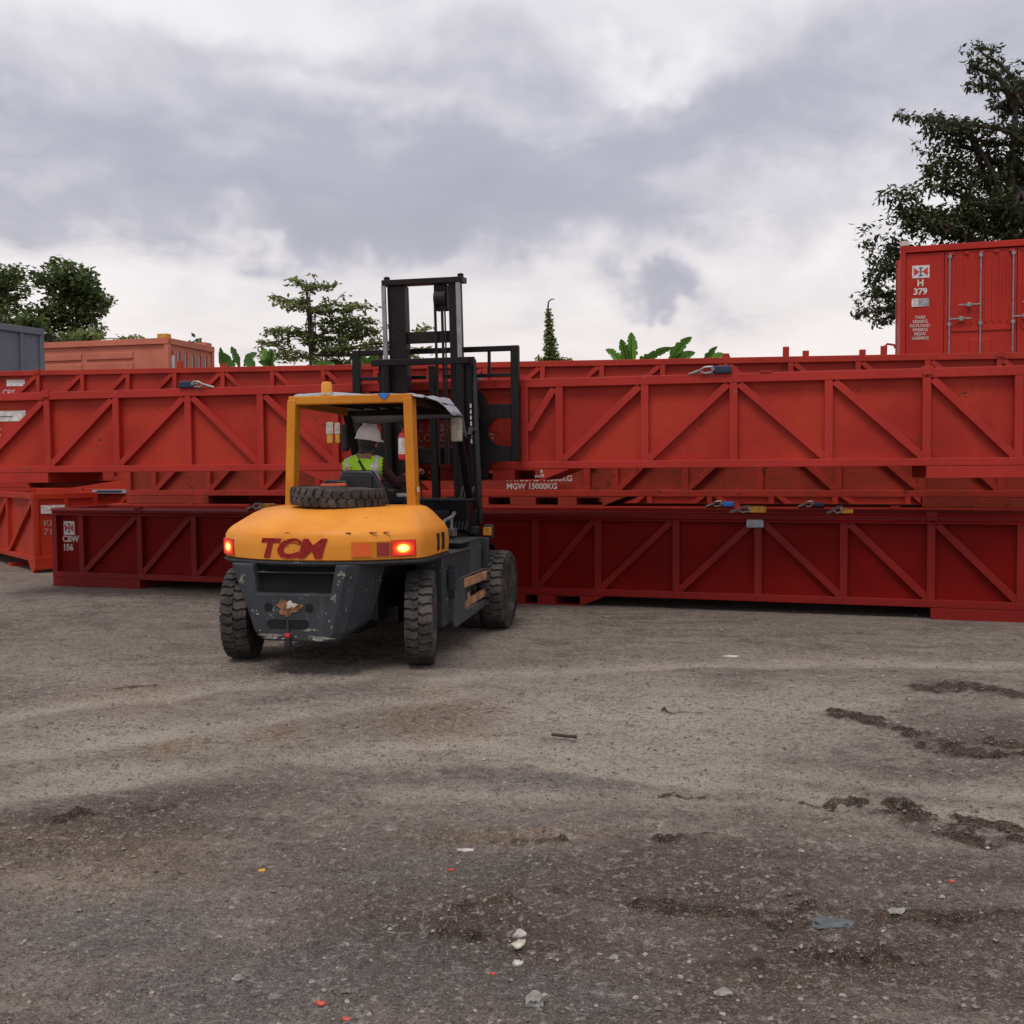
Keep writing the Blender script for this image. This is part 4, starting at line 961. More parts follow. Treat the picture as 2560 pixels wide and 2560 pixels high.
# carriage with wide load backrest
yc = 2.96
ca = MB().box(-.56, .56, yc - .10, yc + .02, 2.26, 2.42, .01).box(-.56, .56, yc - .10, yc + .02, 1.76, 1.94, .01).box(-.42, -.36, yc - .14, yc, 1.5, 2.55, .01).box(.36, .42, yc - .14, yc, 1.5, 2.55, .01).build('carriage', 'black_steel', fk)
for s_ in (-1, 1):
    m_ = MB()
    oc = [(.36, 2.90), (.47, 2.88), (.52, 2.62), (.60, 2.52), (.62, 2.43), (.90, 2.43), (.90, 2.27), (.72, 2.27), (.63, 2.17), (.63, 2.06), (.72, 1.97), (.90, 1.94), (.90, 1.78), (.66, 1.77), (.62, 1.60), (.36, 1.60)]
    m_.prism([(s_ * a, c) for a, c in oc], 'y', yc - .03, yc + .03); m_.build('side_plate', 'black_steel', ca)
MB().box(.905, 1.0, yc - .04, yc + .04, 1.78, 3.09, .01).box(-1.0, -.905, yc - .04, yc + .04, 1.78, 3.09, .01).box(-.904, .904, yc - .03, yc + .03, 3.03, 3.09, .008).box(.10, .904, yc - .028, yc + .028, 2.74, 2.78, .005).box(-.904, -.10, yc - .028, yc + .028, 2.74, 2.78, .005) \
    .box(.635, .665, yc - .02, yc + .02, 2.781, 3.029).box(-.665, -.635, yc - .02, yc + .02, 2.781, 3.029).build('load_backrest', 'black_steel', fk)
zf = Ta.z - BH + .022
for s_ in (-1, 1):
    xf = s_ * .50
    MB().box(xf - .075, xf + .075, yc + .035, yc + .10, zf + .0, 2.40, .006).box(xf - .075, xf + .075, yc + .1, yc + .14 + 1.15, zf, zf + .055, .006).build('fork', 'black_steel', fk)

# spare tyre lying on the counterweight
sp = MB().build('tmp', 'tyre'); bpy.data.objects.remove(sp)
spt = tyre(None, .425, .155, 'spare_tyre', n=32, dp=.016); spt.rotation_euler = (R(0), R(90 - 4), R(20)); spt.rotation_euler = (Matrix.Rotation(R(4.0), 3, 'Y') @ Matrix.Rotation(R(90), 3, 'Y')).to_euler()
tag(spt, 'dusty black spare tyre lying flat on the forklift counterweight', 'tyre')
spw = Vector((Mx, My, 0)) + Vector((rx_, ry_, 0)) * -.005 + Vector((fx, fy, 0)) * .04
spt.location = (spw.x, spw.y, 1.383 + .078 + .012)
spt.rotation_euler = (Matrix.Rotation(-PHI, 3, 'Z') @ Matrix.Rotation(R(2.2), 3, 'Y') @ Matrix.Rotation(R(90), 3, 'Y')).to_euler()

# ------------------------------------------------------------------ driver
def skin(nodes, edges, name, parent=None, sub=2):
    me = bpy.data.meshes.new(name); ks = list(nodes); me.from_pydata([nodes[k][0] for k in ks], [(ks.index(a), ks.index(c)) for a, c in edges], [])
    o = bpy.data.objects.new(name, me); COL.objects.link(o)
    o.modifiers.new('s', 'SKIN'); sv_ = me.skin_vertices[0].data
    for i, k in enumerate(ks):
        r = nodes[k][1]; sv_[i].radius = r if isinstance(r, tuple) else (r, r); sv_[i].use_root = (i == 0)
    mm = o.modifiers.new('d', 'SUBSURF'); mm.levels = sub; mm.render_levels = sub
    dg = bpy.context.evaluated_depsgraph_get(); dg.update()
    m2 = bpy.data.meshes.new_from_object(o.evaluated_get(dg)); bpy.data.objects.remove(o)
    m2.name = name; m2.polygons.foreach_set('use_smooth', [True] * len(m2.polygons))
    o = bpy.data.objects.new(name, m2); COL.objects.link(o)
    if parent: o.parent = parent
    return o
PO_ = {'pelvis': ((-.03, .86, 1.44), (.15, .12)), 'waist': ((-.04, .83, 1.52), (.135, .105)), 'chest': ((-.05, .80, 1.66), (.16, .11)), 'upper': ((-.05, .80, 1.755), (.13, .085)), 'neck': ((-.035, .81, 1.86), .058), 'skull': ((-.02, .83, 1.945), (.075, .085)), 'crown': ((-.02, .83, 2.03), (.078, .09)),
       'shR': ((.115, .81, 1.755), .068), 'elR': ((.225, .90, 1.585), .050), 'fwR': ((.29, 1.06, 1.635), .041), 'wrR': ((.335, 1.19, 1.685), .029), 'haR': ((.35, 1.26, 1.70), (.042, .022)),
       'shL': ((-.215, .81, 1.75), .068), 'elL': ((-.29, .95, 1.56), .050), 'fwL': ((-.24, 1.16, 1.58), .040), 'wrL': ((-.17, 1.27, 1.60), .029), 'haL': ((-.15, 1.32, 1.61), (.042, .022)),
       'hipR': ((.07, .92, 1.43), .10), 'knR': ((.13, 1.32, 1.44), .070), 'anR': ((.14, 1.50, 1.10), .045), 'toR': ((.15, 1.66, 1.055), .040),
       'hipL': ((-.13, .92, 1.43), .10), 'knL': ((-.20, 1.32, 1.44), .070), 'anL': ((-.20, 1.50, 1.10), .045), 'toL': ((-.21, 1.66, 1.055), .040)}
ED = [('pelvis', 'waist'), ('waist', 'chest'), ('chest', 'upper'), ('upper', 'neck'), ('neck', 'skull'), ('skull', 'crown'), ('upper', 'shR'), ('shR', 'elR'), ('elR', 'fwR'), ('fwR', 'wrR'), ('wrR', 'haR'), ('upper', 'shL'), ('shL', 'elL'), ('elL', 'fwL'), ('fwL', 'wrL'), ('wrL', 'haL'),
      ('pelvis', 'hipR'), ('hipR', 'knR'), ('knR', 'anR'), ('anR', 'toR'), ('pelvis', 'hipL'), ('hipL', 'knL'), ('knL', 'anL'), ('anL', 'toL')]
for s_, k in ((1, 'R'), (-1, 'L')):
    hb = Vector(PO_['ha' + k][0])
    for f_, (dx, ln, dr) in enumerate(((-.030, .052, -.035), (-.010, .058, -.045), (.010, .055, -.045), (.029, .045, -.035))):
        a = hb + Vector((dx, .03, 0)); b_ = a + Vector((0, ln * .7, -.006)); c_ = b_ + Vector((0, ln * .25, dr))
        PO_['f%s%d' % (k, f_)] = (tuple(a), .0095); PO_['g%s%d' % (k, f_)] = (tuple(b_), .0088); PO_['h%s%d' % (k, f_)] = (tuple(c_), .0080)
        ED += [('ha' + k, 'f%s%d' % (k, f_)), ('f%s%d' % (k, f_), 'g%s%d' % (k, f_)), ('g%s%d' % (k, f_), 'h%s%d' % (k, f_))]
    a = hb + Vector((-s_ * .042, .0, -.012)); b_ = a + Vector((-s_ * .014, .035, -.02))
    PO_['t' + k] = (tuple(a), .011); PO_['u' + k] = (tuple(b_), .009); ED += [('ha' + k, 't' + k), ('t' + k, 'u' + k)]
person = skin(PO_, ED, 'person'); tag(person, 'driver in white hard hat and yellow green reflective vest, seated on the forklift', 'person')
person.location = (Mx, My, 0); person.rotation_euler = (0, 0, -PHI)
pm_ = person.data; pm_.materials.clear()
for k in ('shirt', 'skin', 'trousers', 'hair'): pm_.materials.append(MATS[k])
vest_faces = []
for p in pm_.polygons:
    c = p.center; i = 0
    arm = c.x > .155 or c.x < -.255
    if c.z > 1.86: i = 1 if c.y > .80 and c.z < 2.0 else 3
    elif c.z > 1.815 and -.12 < c.x < .05: i = 1
    if c.z < 1.80 and c.y > 1.0 and c.z > 1.50 and (abs(c.x) > .1 or c.y > 1.2): i = 1
    if c.z < 1.50 and not (arm and c.z > 1.52): i = 2
    if c.z < 1.09: i = 3
    p.material_index = i
    if i == 0 and 1.49 < c.z < 1.835 and -.245 < c.x < .145 and c.y < .93: vest_faces.append(p.index)
bmv = bmesh.new(); bmv.from_mesh(pm_); bmv.faces.ensure_lookup_table(); keep = set(vest_faces)
bmesh.ops.delete(bmv, geom=[f for f in bmv.faces if f.index not in keep], context='FACES')
for v in bmv.verts: v.co += v.normal * .012
seen = set(); best = []
for f0 in bmv.faces:
    if f0 in seen: continue
    st_ = [f0]; grp = []
    seen.add(f0)
    while st_:
        f = st_.pop(); grp.append(f)
        for e_ in f.edges:
            for g_ in e_.link_faces:
                if g_ not in seen: seen.add(g_); st_.append(g_)
    if len(grp) > len(best): best = grp
bs_ = set(best); bv_ = {v for f in best for v in f.verts}; bmesh.ops.delete(bmv, geom=[f for f in bmv.faces if f not in bs_], context='FACES')
bmesh.ops.delete(bmv, geom=[v for v in bmv.verts if not v.link_faces], context='VERTS')
vm = bpy.data.meshes.new('vest'); bmv.to_mesh(vm); bmv.free(); vm.materials.clear()
for k in ('vest', 'reflective'): vm.materials.append(MATS[k])
for p in vm.polygons:
    c = p.center; p.material_index = 1 if (.075 < c.x < .125 or -.225 < c.x < -.175) else 0
ve = bpy.data.objects.new('vest', vm); COL.objects.link(ve); ve.parent = person
hc = Vector((-.018, .845, 2.01))
m_ = MB(); m_.lathe([(.132, -.016), (.128, -.005), (.119, .006), (.116, .04), (.104, .08), (.080, .113), (.044, .133), (0, .139)], 'z', 32)
m_.box(-.012, .012, -.07, .07, .112, .144, .008)
for v in m_.bm.verts:
    v.co.y *= 1.12
    if v.co.z < .0 and v.co.y > 0: v.co.y *= 1.20; v.co.z -= .006
he = m_.build('hard_hat', 'helmet', person, True); he.location = hc; he.rotation_euler = (R(-6), R(3), R(-55)); he.scale = (.90, .90, .98)
ha = MB().lathe([(0, 1.875), (.055, 1.885), (.078, 1.93), (.084, 1.985), (.08, 2.03), (0, 2.03)], 'z', 20, (-.02, .825, 0)).build('hair', 'hair', person, True)
m_ = MB(); m_.lathe([(0, -.012), (.018, -.008), (.02, .004), (.01, .014), (0, .016)], 'x', 12, (.062, .835, 1.94)); m_.lathe([(0, -.014), (.01, -.008), (.012, .0), (0, .012)], 'y', 10, (.015, .925, 1.935)); m_.build('ear_and_nose', 'skin', person, True)
MB().tube([(-.095, .80, 1.835), (-.06, .712, 1.79), (-.01, .688, 1.72), (.05, .690, 1.63), (.11, .715, 1.55), (.145, .76, 1.50)], .017, 6).build('bag_strap', 'black', person, True)
txt('K!T', .05, (-.185, .670, 1.700), 'red_spray', ve, 'vest_print', off=.001); 
txt('~~~~~', .04, (-.19, .670, 1.665), 'slate', ve, 'vest_print')
# seatbelt white stub and clutter beside him
MB().box(.22, .34, .95, 1.08, 1.44, 1.475, .012).build('white_cup', 'white', fk)

# ------------------------------------------------------------------ vegetation
def leaves_mesh(name, pts, size, mt, parent, aspect=.5, droop=.2, var=.35, tone_shift=None, rs=None):
    rs = rs or np.random.default_rng(3); n = len(pts); pts = np.asarray(pts)
    az = rs.uniform(0, 2 * np.pi, n); el = rs.normal(-droop, .45, n)
    d = np.stack([np.cos(az) * np.cos(el), np.sin(az) * np.cos(el), np.sin(el)], 1)
    up = np.stack([rs.normal(0, .5, n), rs.normal(0, .5, n), np.ones(n)], 1); sdv = np.cross(d, up); sdv /= np.linalg.norm(sdv, axis=1)[:, None] + 1e-9
    s = size * rs.uniform(1 - var, 1 + var, n)[:, None]
    nrm = np.cross(sdv, d)
    base = pts; tip = pts + d * s; midp = pts + d * s * .5 - nrm * s * .05
    a = midp + sdv * s * aspect * .5; c = midp - sdv * s * aspect * .5
    V = np.stack([base, a, tip, c], 1).reshape(-1, 3)
    F = np.arange(n * 4).reshape(-1, 4)
    me = bpy.data.meshes.new(name); me.vertices.add(n * 4); me.vertices.foreach_set('co', V.ravel())
    me.loops.add(n * 4); me.loops.foreach_set('vertex_index', F.ravel().astype(np.int32))
    me.polygons.add(n); me.polygons.foreach_set('loop_start', np.arange(0, n * 4, 4, dtype=np.int32)); me.polygons.foreach_set('loop_total', np.full(n, 4, np.int32)); me.update()
    tn = rs.uniform(0, 1, n) ** 1.3
    if tone_shift is not None: tn = np.clip(tn * .6 + tone_shift * .5, 0, 1)
    A = me.attributes.new('tone', 'FLOAT', 'POINT'); A.data.foreach_set('value', np.repeat(tn, 4).astype(np.float32))
    me.materials.append(MATS[mt]); o = bpy.data.objects.new(name, me); COL.objects.link(o); o.parent = parent; return o
def clump_pts(c, rad, n, rs, flat=1.0, shell=.55):
    v = rs.normal(0, 1, (n, 3)); v /= np.linalg.norm(v, axis=1)[:, None]
    r = rs.uniform(shell ** 3, 1, n) ** (1 / 3); p = v * r[:, None] * rad; p[:, 2] *= flat
    return p + np.array(c)
def tree(name, label, base, trunk_top, strokes, Y, size, n_per_m, mt, aspect=.5, group=None, depth=1.6, flat=.7, trunk_r=.16, seed=1, droop=.2, cat='tree', tint=None, back=True, sub=1.0):
    """strokes: pixel polylines of foliage-bearing limbs with a radius in px; each is set at its own depth"""
    rs = np.random.default_rng(seed); b = at(*base, Y); b.z = 0
    root = empty(name, b); tag(root, label, cat, group)
    tt = at(*trunk_top, Y) - b
    tr = MB(); kx = rs.normal(0, .12, 2)
    tpts = [Vector((0, 0, 0)), Vector((kx[0], kx[1], tt.z * .35)) + Vector((tt.x, 0, 0)) * .3, Vector((tt.x * .7, kx[1], tt.z * .7)), tt]
    tr.tube(tpts, [trunk_r, trunk_r * .8, trunk_r * .55, trunk_r * .2], 10)
    P_ = []; TN = []
    for si, (pl, rad) in enumerate(strokes):
        reps = 2 if back else 1
        for rp in range(reps):
            dy = rs.uniform(-depth, depth) * (1 if rp else .5) + (depth * .6 if rp else 0)
            pw = [at(x, y, Y + dy * (.4 + .6 * k / max(1, len(pl) - 1))) - b for k, (x, y) in enumerate(pl)]
            rm = rad * Y / 2688
            # limb
            st_ = min(tpts[1:], key=lambda q: (q - pw[0]).length + (4 if q.z > pw[0].z else 0)); st_ = Vector(st_)
            wp = lambda q, s0: q - Vector((0, 0, rm * .15)) + Vector(rs.normal(0, s0, 3)) * rm
            lp = [st_, wp(st_.lerp(pw[0], .5), .4)] + [wp(q, .12) for q in pw[:-1]] + [wp(pw[-1].lerp(pw[-2] if len(pw) > 1 else st_, .35), .1)]
            tr.tube(lp, [trunk_r * .30, trunk_r * .24] + [max(.008, trunk_r * .20 * (1 - k / len(pw))) for k in range(len(pw))], 6)
            segs = list(zip(pw, pw[1:])) if len(pw) > 1 else [(pw[0], pw[0] + Vector((.01, 0, 0)))]
            for a, c in segs:
                L = (c - a).length; nc = max(3, int(L / (rm * .38)) + 1)
                for q in range(nc):
                    t_ = (q + rs.uniform(0, 1)) / nc; ctr = a.lerp(c, t_) + Vector(rs.normal(0, rm * .33, 3))
                    rr = rm * rs.uniform(.35, .8); n = int(n_per_m * rr * rr * sub)
                    pp = clump_pts(ctr, rr, n, rs, flat); P_.append(pp)
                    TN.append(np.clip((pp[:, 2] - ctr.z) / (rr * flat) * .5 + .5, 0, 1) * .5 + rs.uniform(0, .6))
                    if rs.uniform() < .5: tr.tube([a.lerp(c, t_), ctr + Vector(rs.normal(0, rr * .3, 3))], [.02, .006], 5)
    tr.build('trunk', 'bark', root, True)
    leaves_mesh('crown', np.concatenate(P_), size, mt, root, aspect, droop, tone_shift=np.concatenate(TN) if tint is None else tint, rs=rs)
    return root
# big dark tree behind the right container
tree('broadleaf_tree', 'tall dark spreading tree rising behind the red container with lock rods', (2480, 900), (2540, 260),
     [([(2560, 210), (2500, 160), (2430, 108)], 30), ([(2500, 190), (2450, 170), (2430, 150)], 28), ([(2620, 250), (2520, 220), (2412, 205)], 24), ([(2600, 290), (2520, 270), (2470, 255)], 26), ([(2640, 350), (2560, 300)], 44), ([(2640, 400), (2520, 320), (2420, 308), (2240, 290)], 22), ([(2420, 312), (2320, 304)], 26), ([(2640, 400), (2520, 390)], 40), ([(2600, 370), (2460, 350), (2380, 330)], 30), ([(2610, 180), (2560, 240), (2530, 260)], 46), ([(2600, 300), (2540, 340)], 46), ([(2560, 430), (2500, 460)], 50),
      ([(2520, 420), (2420, 370), (2330, 330)], 55), ([(2560, 480), (2440, 430), (2340, 400)], 60), ([(2480, 520), (2380, 470), (2310, 430)], 58), ([(2460, 590), (2350, 560), (2230, 480)], 62),
      ([(2500, 560), (2380, 540), (2270, 530)], 66), ([(2600, 540), (2500, 500), (2440, 510)], 60), ([(2640, 420), (2560, 420)], 60), ([(2400, 640), (2280, 620), (2190, 590)], 56), ([(2340, 700), (2240, 670), (2200, 650)], 44), ([(2300, 740), (2230, 730), (2180, 740)], 40),
      ([(2280, 770), (2200, 770), (2140, 790)], 26), ([(2300, 760), (2240, 790), (2190, 800)], 26), ([(2620, 600), (2500, 570), (2420, 560)], 60), ([(2560, 650), (2450, 640), (2330, 640)], 70), ([(2240, 650), (2190, 690), (2180, 740)], 34), ([(2290, 800), (2270, 810)], 18)],
     27, .17, 430, 'leaf_dark', .40, depth=1.3, flat=.62, trunk_r=.28, seed=4, droop=.45)
# tiered tree in the middle
tree('tiered_tree', 'slender tree with tiered flat branches behind the stack, beside the raised mast', (795, 1000), (765, 700),
     [([(765, 715), (735, 700), (722, 698)], 15), ([(765, 720), (800, 715), (838, 718)], 15), ([(770, 730), (790, 700)], 14), ([(765, 760), (720, 752), (680, 748)], 16), ([(775, 765), (740, 765), (710, 770)], 18), ([(775, 765), (840, 760), (880, 765)], 24), ([(790, 780), (860, 775), (935, 762)], 13),
      ([(780, 810), (850, 800), (930, 800)], 26), ([(785, 840), (720, 826), (665, 826)], 18), ([(785, 850), (740, 840), (700, 850), (650, 857)], 20), ([(790, 850), (860, 840), (950, 830)], 30), ([(790, 870), (860, 868), (950, 860)], 30), ([(790, 895), (720, 885), (660, 890)], 26),
      ([(790, 900), (860, 900), (960, 900)], 30), ([(800, 830), (860, 825), (900, 815)], 24), ([(1030, 850), (1055, 828), (1072, 812)], 14), ([(1020, 880), (1060, 870), (1080, 880)], 16), ([(1000, 900), (1060, 905)], 18), ([(960, 860), (1000, 870)], 18)],
     29, .13, 700, 'leaf_light', .6, depth=.8, flat=.36, trunk_r=.075, seed=9, droop=.1)
# left background trees
tree('round_tree', 'round green tree rising over the roof of the salmon container', (190, 1000), (180, 760),
     [([(150, 690), (130, 690)], 44), ([(170, 700), (215, 700)], 44), ([(225, 730), (240, 760)], 44), ([(180, 720), (150, 700)], 55), ([(190, 730), (215, 705)], 50), ([(200, 770), (225, 760)], 60), ([(160, 770), (130, 740)], 55), ([(180, 800), (235, 800)], 55), ([(140, 810), (110, 790)], 50), ([(200, 840), (250, 830)], 45), ([(160, 845), (120, 850)], 50), ([(110, 700), (100, 690)], 26)],
     42, .20, 400, 'leaf_far', .65, group='trees in the left background', depth=1.2, flat=.9, seed=12)
tree('round_tree', 'dark tree standing over the blue grey container', (-30, 1000), (-10, 760),
     [([(20, 690), (45, 680)], 30), ([(0, 700), (30, 720)], 40), ([(-20, 730), (30, 740)], 40), ([(-20, 770), (30, 780)], 40), ([(-30, 690), (0, 680)], 30), ([(-10, 800), (40, 800)], 45), ([(40, 810), (80, 790)], 30)],
     40, .20, 400, 'leaf_far', .65, group='trees in the left background', depth=1.2, flat=.9, seed=15)
tree('low_tree', 'low bushy tree between the dark tree and the round green tree', (80, 1000), (80, 830),
     [([(60, 800), (90, 790)], 30), ([(60, 830), (110, 820)], 36), ([(110, 840), (90, 860)], 36), ([(130, 850), (190, 850)], 30)], 36, .20, 420, 'leaf_far', .65, group='trees in the left background', depth=1.0, flat=.8, seed=17, trunk_r=.1)
tree('low_tree', 'pale green bush just above the salmon container roof', (220, 1000), (220, 850),
     [([(190, 840), (240, 835)], 22), ([(170, 850), (220, 845)], 22), ([(300, 850), (340, 842)], 14), ([(340, 850), (355, 850)], 10)], 38, .18, 520, 'leaf_light', .6, depth=.6, flat=.8, seed=18, trunk_r=.07)
tree('low_tree', 'small dark bush just right of the salmon container roof', (485, 1000), (485, 870), [([(475, 855), (500, 856)], 14), ([(480, 870), (510, 872)], 16)], 38, .18, 500, 'leaf_far', .6, depth=.4, flat=.7, seed=19, trunk_r=.05)
# banana plants
def banana(label, base, Y, blades, seed):
    """blades: (base px, tip px, half width px, tone)"""
    rs = random.Random(seed); b = at(*base, Y); b.z = 0; root = empty('banana_plant', b); tag(root, label, 'banana plant', 'banana plants behind the stack')
    top = at(*base, Y) - b
    MB().tube([(0, 0, 0), (.03, 0, top.z * .5), (0, 0, top.z)], [.13, .10, .06], 10).build('stem', 'leaf_vine', root, True)
    for (x0, y0), (x1, y1), hw, tone in blades:
        p = at(x0, y0, Y) - b; q = at(x1, y1, Y) - b + Vector((0, rs.uniform(-.5, .5), 0)); L = (q - p).length; w_ = hw * Y / 2688
        d = (q - p).normalized(); side = d.cross(Vector((rs.uniform(-.5, .5), 1, 0))).normalized(); nn = side.cross(d)
        bow = rs.uniform(.05, .16) * L * (1 if q.x > p.x else -1)
        m_ = MB(); V = []
        N = 30
        for i in range(N + 1):
            t_ = i / N; c = p.lerp(q, t_) + Vector((0, 0, .10 * L * math.sin(math.pi * t_)))
            ww = w_ * 1.15 * min(1, 3.2 * t_ + .12) * (1 - t_ ** 3.2) ** .8 + .003
            row = []
            for sgn in (-1, -.5, 0, .5, 1):
                tear = (1 - (.45 if rs.random() < .3 else .08) * rs.random() * (abs(sgn) == 1))
                row.append(m_.bm.verts.new(c + side * sgn * ww * tear + nn * (-abs(sgn) * ww * .28)))
            V.append(row)
        for i in range(N):
            for j_ in range(4): m_.bm.faces.new((V[i][j_], V[i + 1][j_], V[i + 1][j_ + 1], V[i][j_ + 1]))
        lf = m_.build('banana_leaf', 'leaf_banana', root, True)
        A = lf.data.attributes.new('tone', 'FLOAT', 'POINT'); A.data.foreach_set('value', [max(0, min(1, tone + rs.uniform(-.1, .1))) for _ in lf.data.vertices])
        MB().tube([p.lerp(q, k / 6) + Vector((0, 0, .10 * L * math.sin(math.pi * k / 6) - .004)) for k in range(7)], [.02 - .0025 * k for k in range(7)], 5).build('leaf_rib', 'leaf_vine', lf)
banana('bright banana plant with upright paddle leaves, nearest the creeper covered pole', (1570, 930), 26,
       [((1560, 915), (1518, 868), 10, .8), ((1568, 915), (1550, 850), 12, .5), ((1578, 915), (1576, 832), 15, .9), ((1590, 915), (1640, 893), 11, .35), ((1600, 915), (1680, 872), 10, .3), ((1590, 918), (1655, 910), 12, .2)], 2)
banana('banana plant with one slanting pointed leaf, between two other banana plants', (1680, 930), 27,
       [((1670, 910), (1725, 845), 13, .45), ((1685, 912), (1740, 880), 11, .4), ((1680, 912), (1700, 885), 8, .3), ((1690, 920), (1730, 905), 10, .3)], 3)
banana('small banana plant with two short leaves, just over the blue sling shackle', (1790, 930), 27, [((1755, 912), (1788, 868), 9, .4), ((1775, 910), (1815, 882), 11, .85), ((1790, 915), (1812, 905), 10, .7)], 4)
banana('drooping ragged banana plant next to the end of the salmon container', (585, 960), 27, [((590, 930), (545, 880), 11, .25), ((560, 930), (552, 868), 9, .15), ((600, 920), (575, 865), 10, .2), ((560, 925), (600, 915), 12, .8), ((610, 915), (640, 880), 11, .25)], 5)
banana('banana plant with a bright upright leaf in front of the tiered tree', (665, 960), 26.5, [((665, 925), (655, 868), 12, .7), ((675, 925), (690, 880), 12, .25), ((690, 925), (650, 905), 10, .4), ((770, 930), (830, 905), 9, .7), ((640, 925), (600, 900), 12, .2)], 6)
banana('banana plant behind the left leg of the mast', (930, 960), 26.5, [((930, 930), (945, 880), 14, .35), ((925, 930), (900, 885), 11, .5), ((940, 930), (925, 905), 12, .8)], 8)
# creeper-covered pole
pb = at(1375, 905, 27); rt_ = Vector((pb.x, pb.y, 0)); pr = empty('vine_covered_pole', rt_); tag(pr, 'thin pole overgrown with creeper, its bare tip bent over', 'pole')
pp = [at(x, y, 27) - rt_ for x, y in ((1378, 905), (1372, 820), (1370, 770), (1371, 755), (1378, 748), (1386, 748))]
MB().tube([Vector((0, 0, 0))] + pp, [.06, .045, .035, .022, .018, .015, .012], 8).build('pole', 'bark', pr, True)
rs = np.random.default_rng(21); VP = []
for k in range(46):
    t_ = k / 45; c = at(1380 - 10 * t_, 910 - 135 * t_, 27) - rt_; VP.append(clump_pts(c, .17 * (1 - t_) ** .9 + .045, int(40 * (1 - t_) + 12), rs, 1.1, .3))
for k in range(14): VP.append(clump_pts(at(1345 + k * 6, 903 - 4 * math.sin(k), 27) - rt_, .14, 46, rs, .8, .3))
leaves_mesh('creeper', np.concatenate(VP), .085, 'leaf_vine', pr, .6, .3, rs=rs)

# ------------------------------------------------------------------ loose things on the ground
def blob(name, label, cat, px, py, s, mt, seed, flat=.5, group=None, stretch=1.0, rotz=None, cnt=3):
    rs = random.Random(seed); c = onz(px, py); m_ = MB()
    bmesh.ops.create_icosphere(m_.bm, subdivisions=cnt, radius=s)
    for v in m_.bm.verts:
        n = mnoise.noise(v.co * (1.6 / s) + Vector((seed * 3.1, 0, 0))) * .55 + mnoise.noise(v.co * (4 / s) + Vector((seed, 9, 0))) * .2
        v.co *= 1 + n; v.co.z *= flat; v.co.x *= stretch
    o = m_.build(name, mt, None, True); o.location = (c.x, c.y, hground(c.x, c.y) + s * flat * .45); o.rotation_euler = (0, 0, rs.uniform(0, 6) if rotz is None else rotz)
    tag(o, label, cat, group); return o
blob('stone', 'fist sized grey stone on the gravel near the bottom edge, middle of the photo', 'stone', 1338, 2503, .030, 'concrete', 2, .8)
blob('stone', 'flat blue grey slate lying in brown mud at the lower right', 'stone', 2080, 2305, .052, 'slate', 3, .18, stretch=1.6, rotz=-.1)
blob('stone', 'pale stone chip at the bottom edge, right of the fist sized stone', 'stone', 1810, 2488, .022, 'concrete', 5, .35, stretch=1.3, rotz=0)
blob('stone', 'rounded pale stone beside the pale dusty patch, lower left', 'stone', 595, 2444, .019, 'concrete', 6, .7)
blob('stone', 'small pale stone in the mud right of the crumpled white litter', 'stone', 1535, 2390, .015, 'concrete', 8, .4, stretch=1.3)
blob('stone', 'pinkish flat stone in the mud near the right edge', 'stone', 2240, 2280, .026, 'concrete', 9, .3, stretch=1.3, rotz=.5)
def flake(name, label, cat, px, py, s, mt, seed, group=None, asp=.5, h=.012):
    rs = random.Random(seed); c = onz(px, py); m_ = MB(); n = 14; top = []; bot = []
    P_ = []
    for k in range(n):
        a = 2 * math.pi * k / n; r = s * (1 + rs.uniform(-.45, .4)); P_.append((r * math.cos(a), r * asp * math.sin(a) * 2))
    cz = m_.bm.verts.new((0, 0, h * 1.6)); ring = [m_.bm.verts.new((x, y, rs.uniform(.1, 1) * h)) for x, y in P_]; lo = [m_.bm.verts.new((x, y, -.004)) for x, y in P_]
    for k in range(n): m_.bm.faces.new((cz, ring[k], ring[(k + 1) % n])); m_.bm.faces.new((ring[k], lo[k], lo[(k + 1) % n], ring[(k + 1) % n]))
    o = m_.build(name, mt); o.location = (c.x, c.y, hground(c.x, c.y) + .004); o.rotation_euler = (0, 0, rs.uniform(-.5, .5)); tag(o, label, cat, group); return o
flake('litter', 'crumpled white litter in the dark mud, lower middle', 'litter', 1300, 2335, .026, 'litter', 31, h=.016)
flake('litter', 'torn tan and white scrap just below the crumpled white litter', 'litter', 1300, 2368, .026, 'off_white', 32, h=.006)
flake('litter', 'scrap of white paper at the left of the mud, below the tan scrap', 'litter', 1295, 2405, .018, 'litter', 33, h=.006)
flake('litter', 'white scrap on the gravel right behind the track marks, centre', 'litter', 1165, 2123, .035, 'litter', 34, asp=.25, h=.005)
flake('litter', 'tiny yellow scrap on the gravel, lower left', 'litter', 655, 2172, .014, 'yellow_strap', 35, h=.004)
flake('litter', 'white strip of litter on the gravel in front of the front basket', 'litter', 1825, 1643, .07, 'litter', 36, asp=.15, h=.01)
for k, (x, y, s, lb_) in enumerate(((800, 2507, .021, 'red paint splash near the bottom edge, left of the middle'), (868, 2543, .016, 'red paint splash touching the bottom edge'), (1128, 2175, .014, 'faint red paint splash in the centre foreground'),
                               (1232, 2430, .009, 'tiny red paint dot left of the white litter'), (2380, 2207, .012, 'small red paint dot near the right edge'))):
    flake('paint_mark', lb_, 'paint mark', x, y, s, 'red_spray', 50 + k, asp=.3, h=.0015)
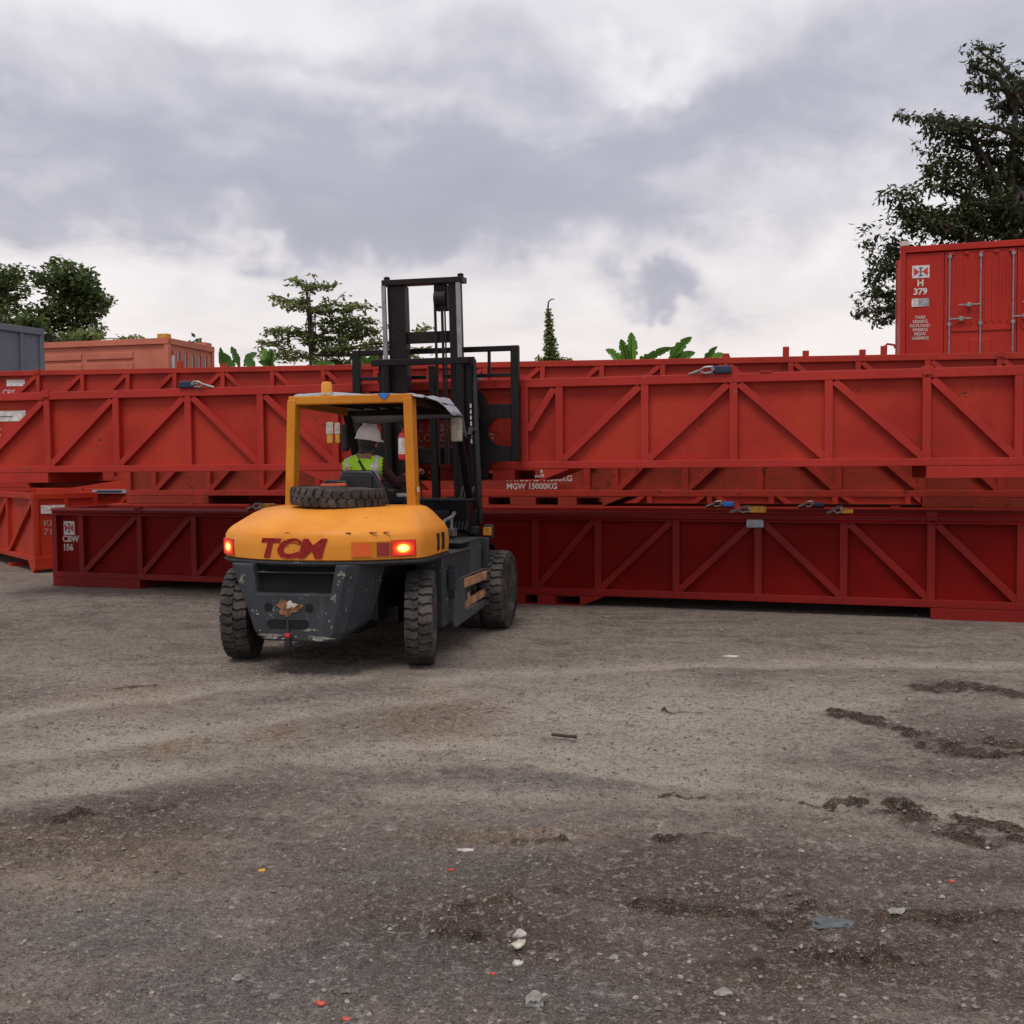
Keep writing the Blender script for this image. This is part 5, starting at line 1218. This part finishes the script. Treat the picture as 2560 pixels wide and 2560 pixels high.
# twig
c = onz(205, 2395); e_ = onz(290, 2330); tw = MB().tube([c + Vector((0, 0, .006)), c.lerp(e_, .5) + Vector((.02, 0, .012)), e_ + Vector((0, 0, .005))], .0028, 5).build('twig', 'void', None, True); tag(tw, 'thin dark twig lying on the gravel at the lower left', 'twig')
c = onz(1380, 1842); e_ = onz(1440, 1850); tw = MB().tube([c + Vector((0, 0, .015)), e_ + Vector((0, 0, .02))], .012, 6).build('stick', 'bark', None, True); tag(tw, 'short brown stick lying on the gravel, centre right', 'stick')
# scattered gravel: nobody could count it
N = 26000; rs = np.random.default_rng(77)
yy = 3.0 + 11.5 * rs.random(N) ** 1.9; xx = (rs.random(N) - .5) * 2 * (.53 * yy + .4)
sz_ = (.0025 + .009 * rs.random(N) ** 6) * (1 + .05 * yy)
base = np.array([(1, 0, 0), (-.5, .87, 0), (-.5, -.87, 0), (.3, .1, .75), (-.9, -.1, .25), (.5, .8, .2), (.6, -.7, .3)])
FT = [(0, 5, 3), (5, 1, 3), (1, 4, 3), (4, 2, 3), (2, 6, 3), (6, 0, 3)]
ang = rs.uniform(0, 6.28, N); ca_, sa_ = np.cos(ang), np.sin(ang)
J = base[None] * (1 + rs.uniform(-.3, .3, (N, 7, 3))); J = J * sz_[:, None, None]
X_ = J[..., 0] * ca_[:, None] - J[..., 1] * sa_[:, None] + xx[:, None]; Y_ = J[..., 0] * sa_[:, None] + J[..., 1] * ca_[:, None] + yy[:, None]
ii = np.clip(np.searchsorted(gx, xx), 1, nx - 1); jj = np.clip(np.searchsorted(gy, yy), 1, ny - 1)
Z_ = J[..., 2] + H[jj, ii][:, None] - .001
V = np.stack([X_, Y_, Z_], -1).reshape(-1, 3); F = (np.array(FT)[None] + (np.arange(N) * 7)[:, None, None]).reshape(-1, 3)
me = bpy.data.meshes.new('loose_gravel'); me.from_pydata(V.tolist(), [], F.tolist())
A = me.attributes.new('tone', 'FLOAT', 'POINT'); A.data.foreach_set('value', np.repeat(rs.random(N) ** 2.6 * .8, 7).astype(np.float32))
gm2, t, b = mat('gravel_stones'); a = t.n.new('ShaderNodeAttribute'); a.attribute_name = 'tone'
t.put(b.inputs['Base Color'], t.mix(a.outputs['Fac'], (.12, .095, .078), (.42, .37, .33))); b.inputs['Roughness'].default_value = .85
me.materials.append(gm2); o = bpy.data.objects.new('loose_gravel', me); COL.objects.link(o); tag(o, 'small loose stones strewn over the yard', 'gravel', kind='stuff')
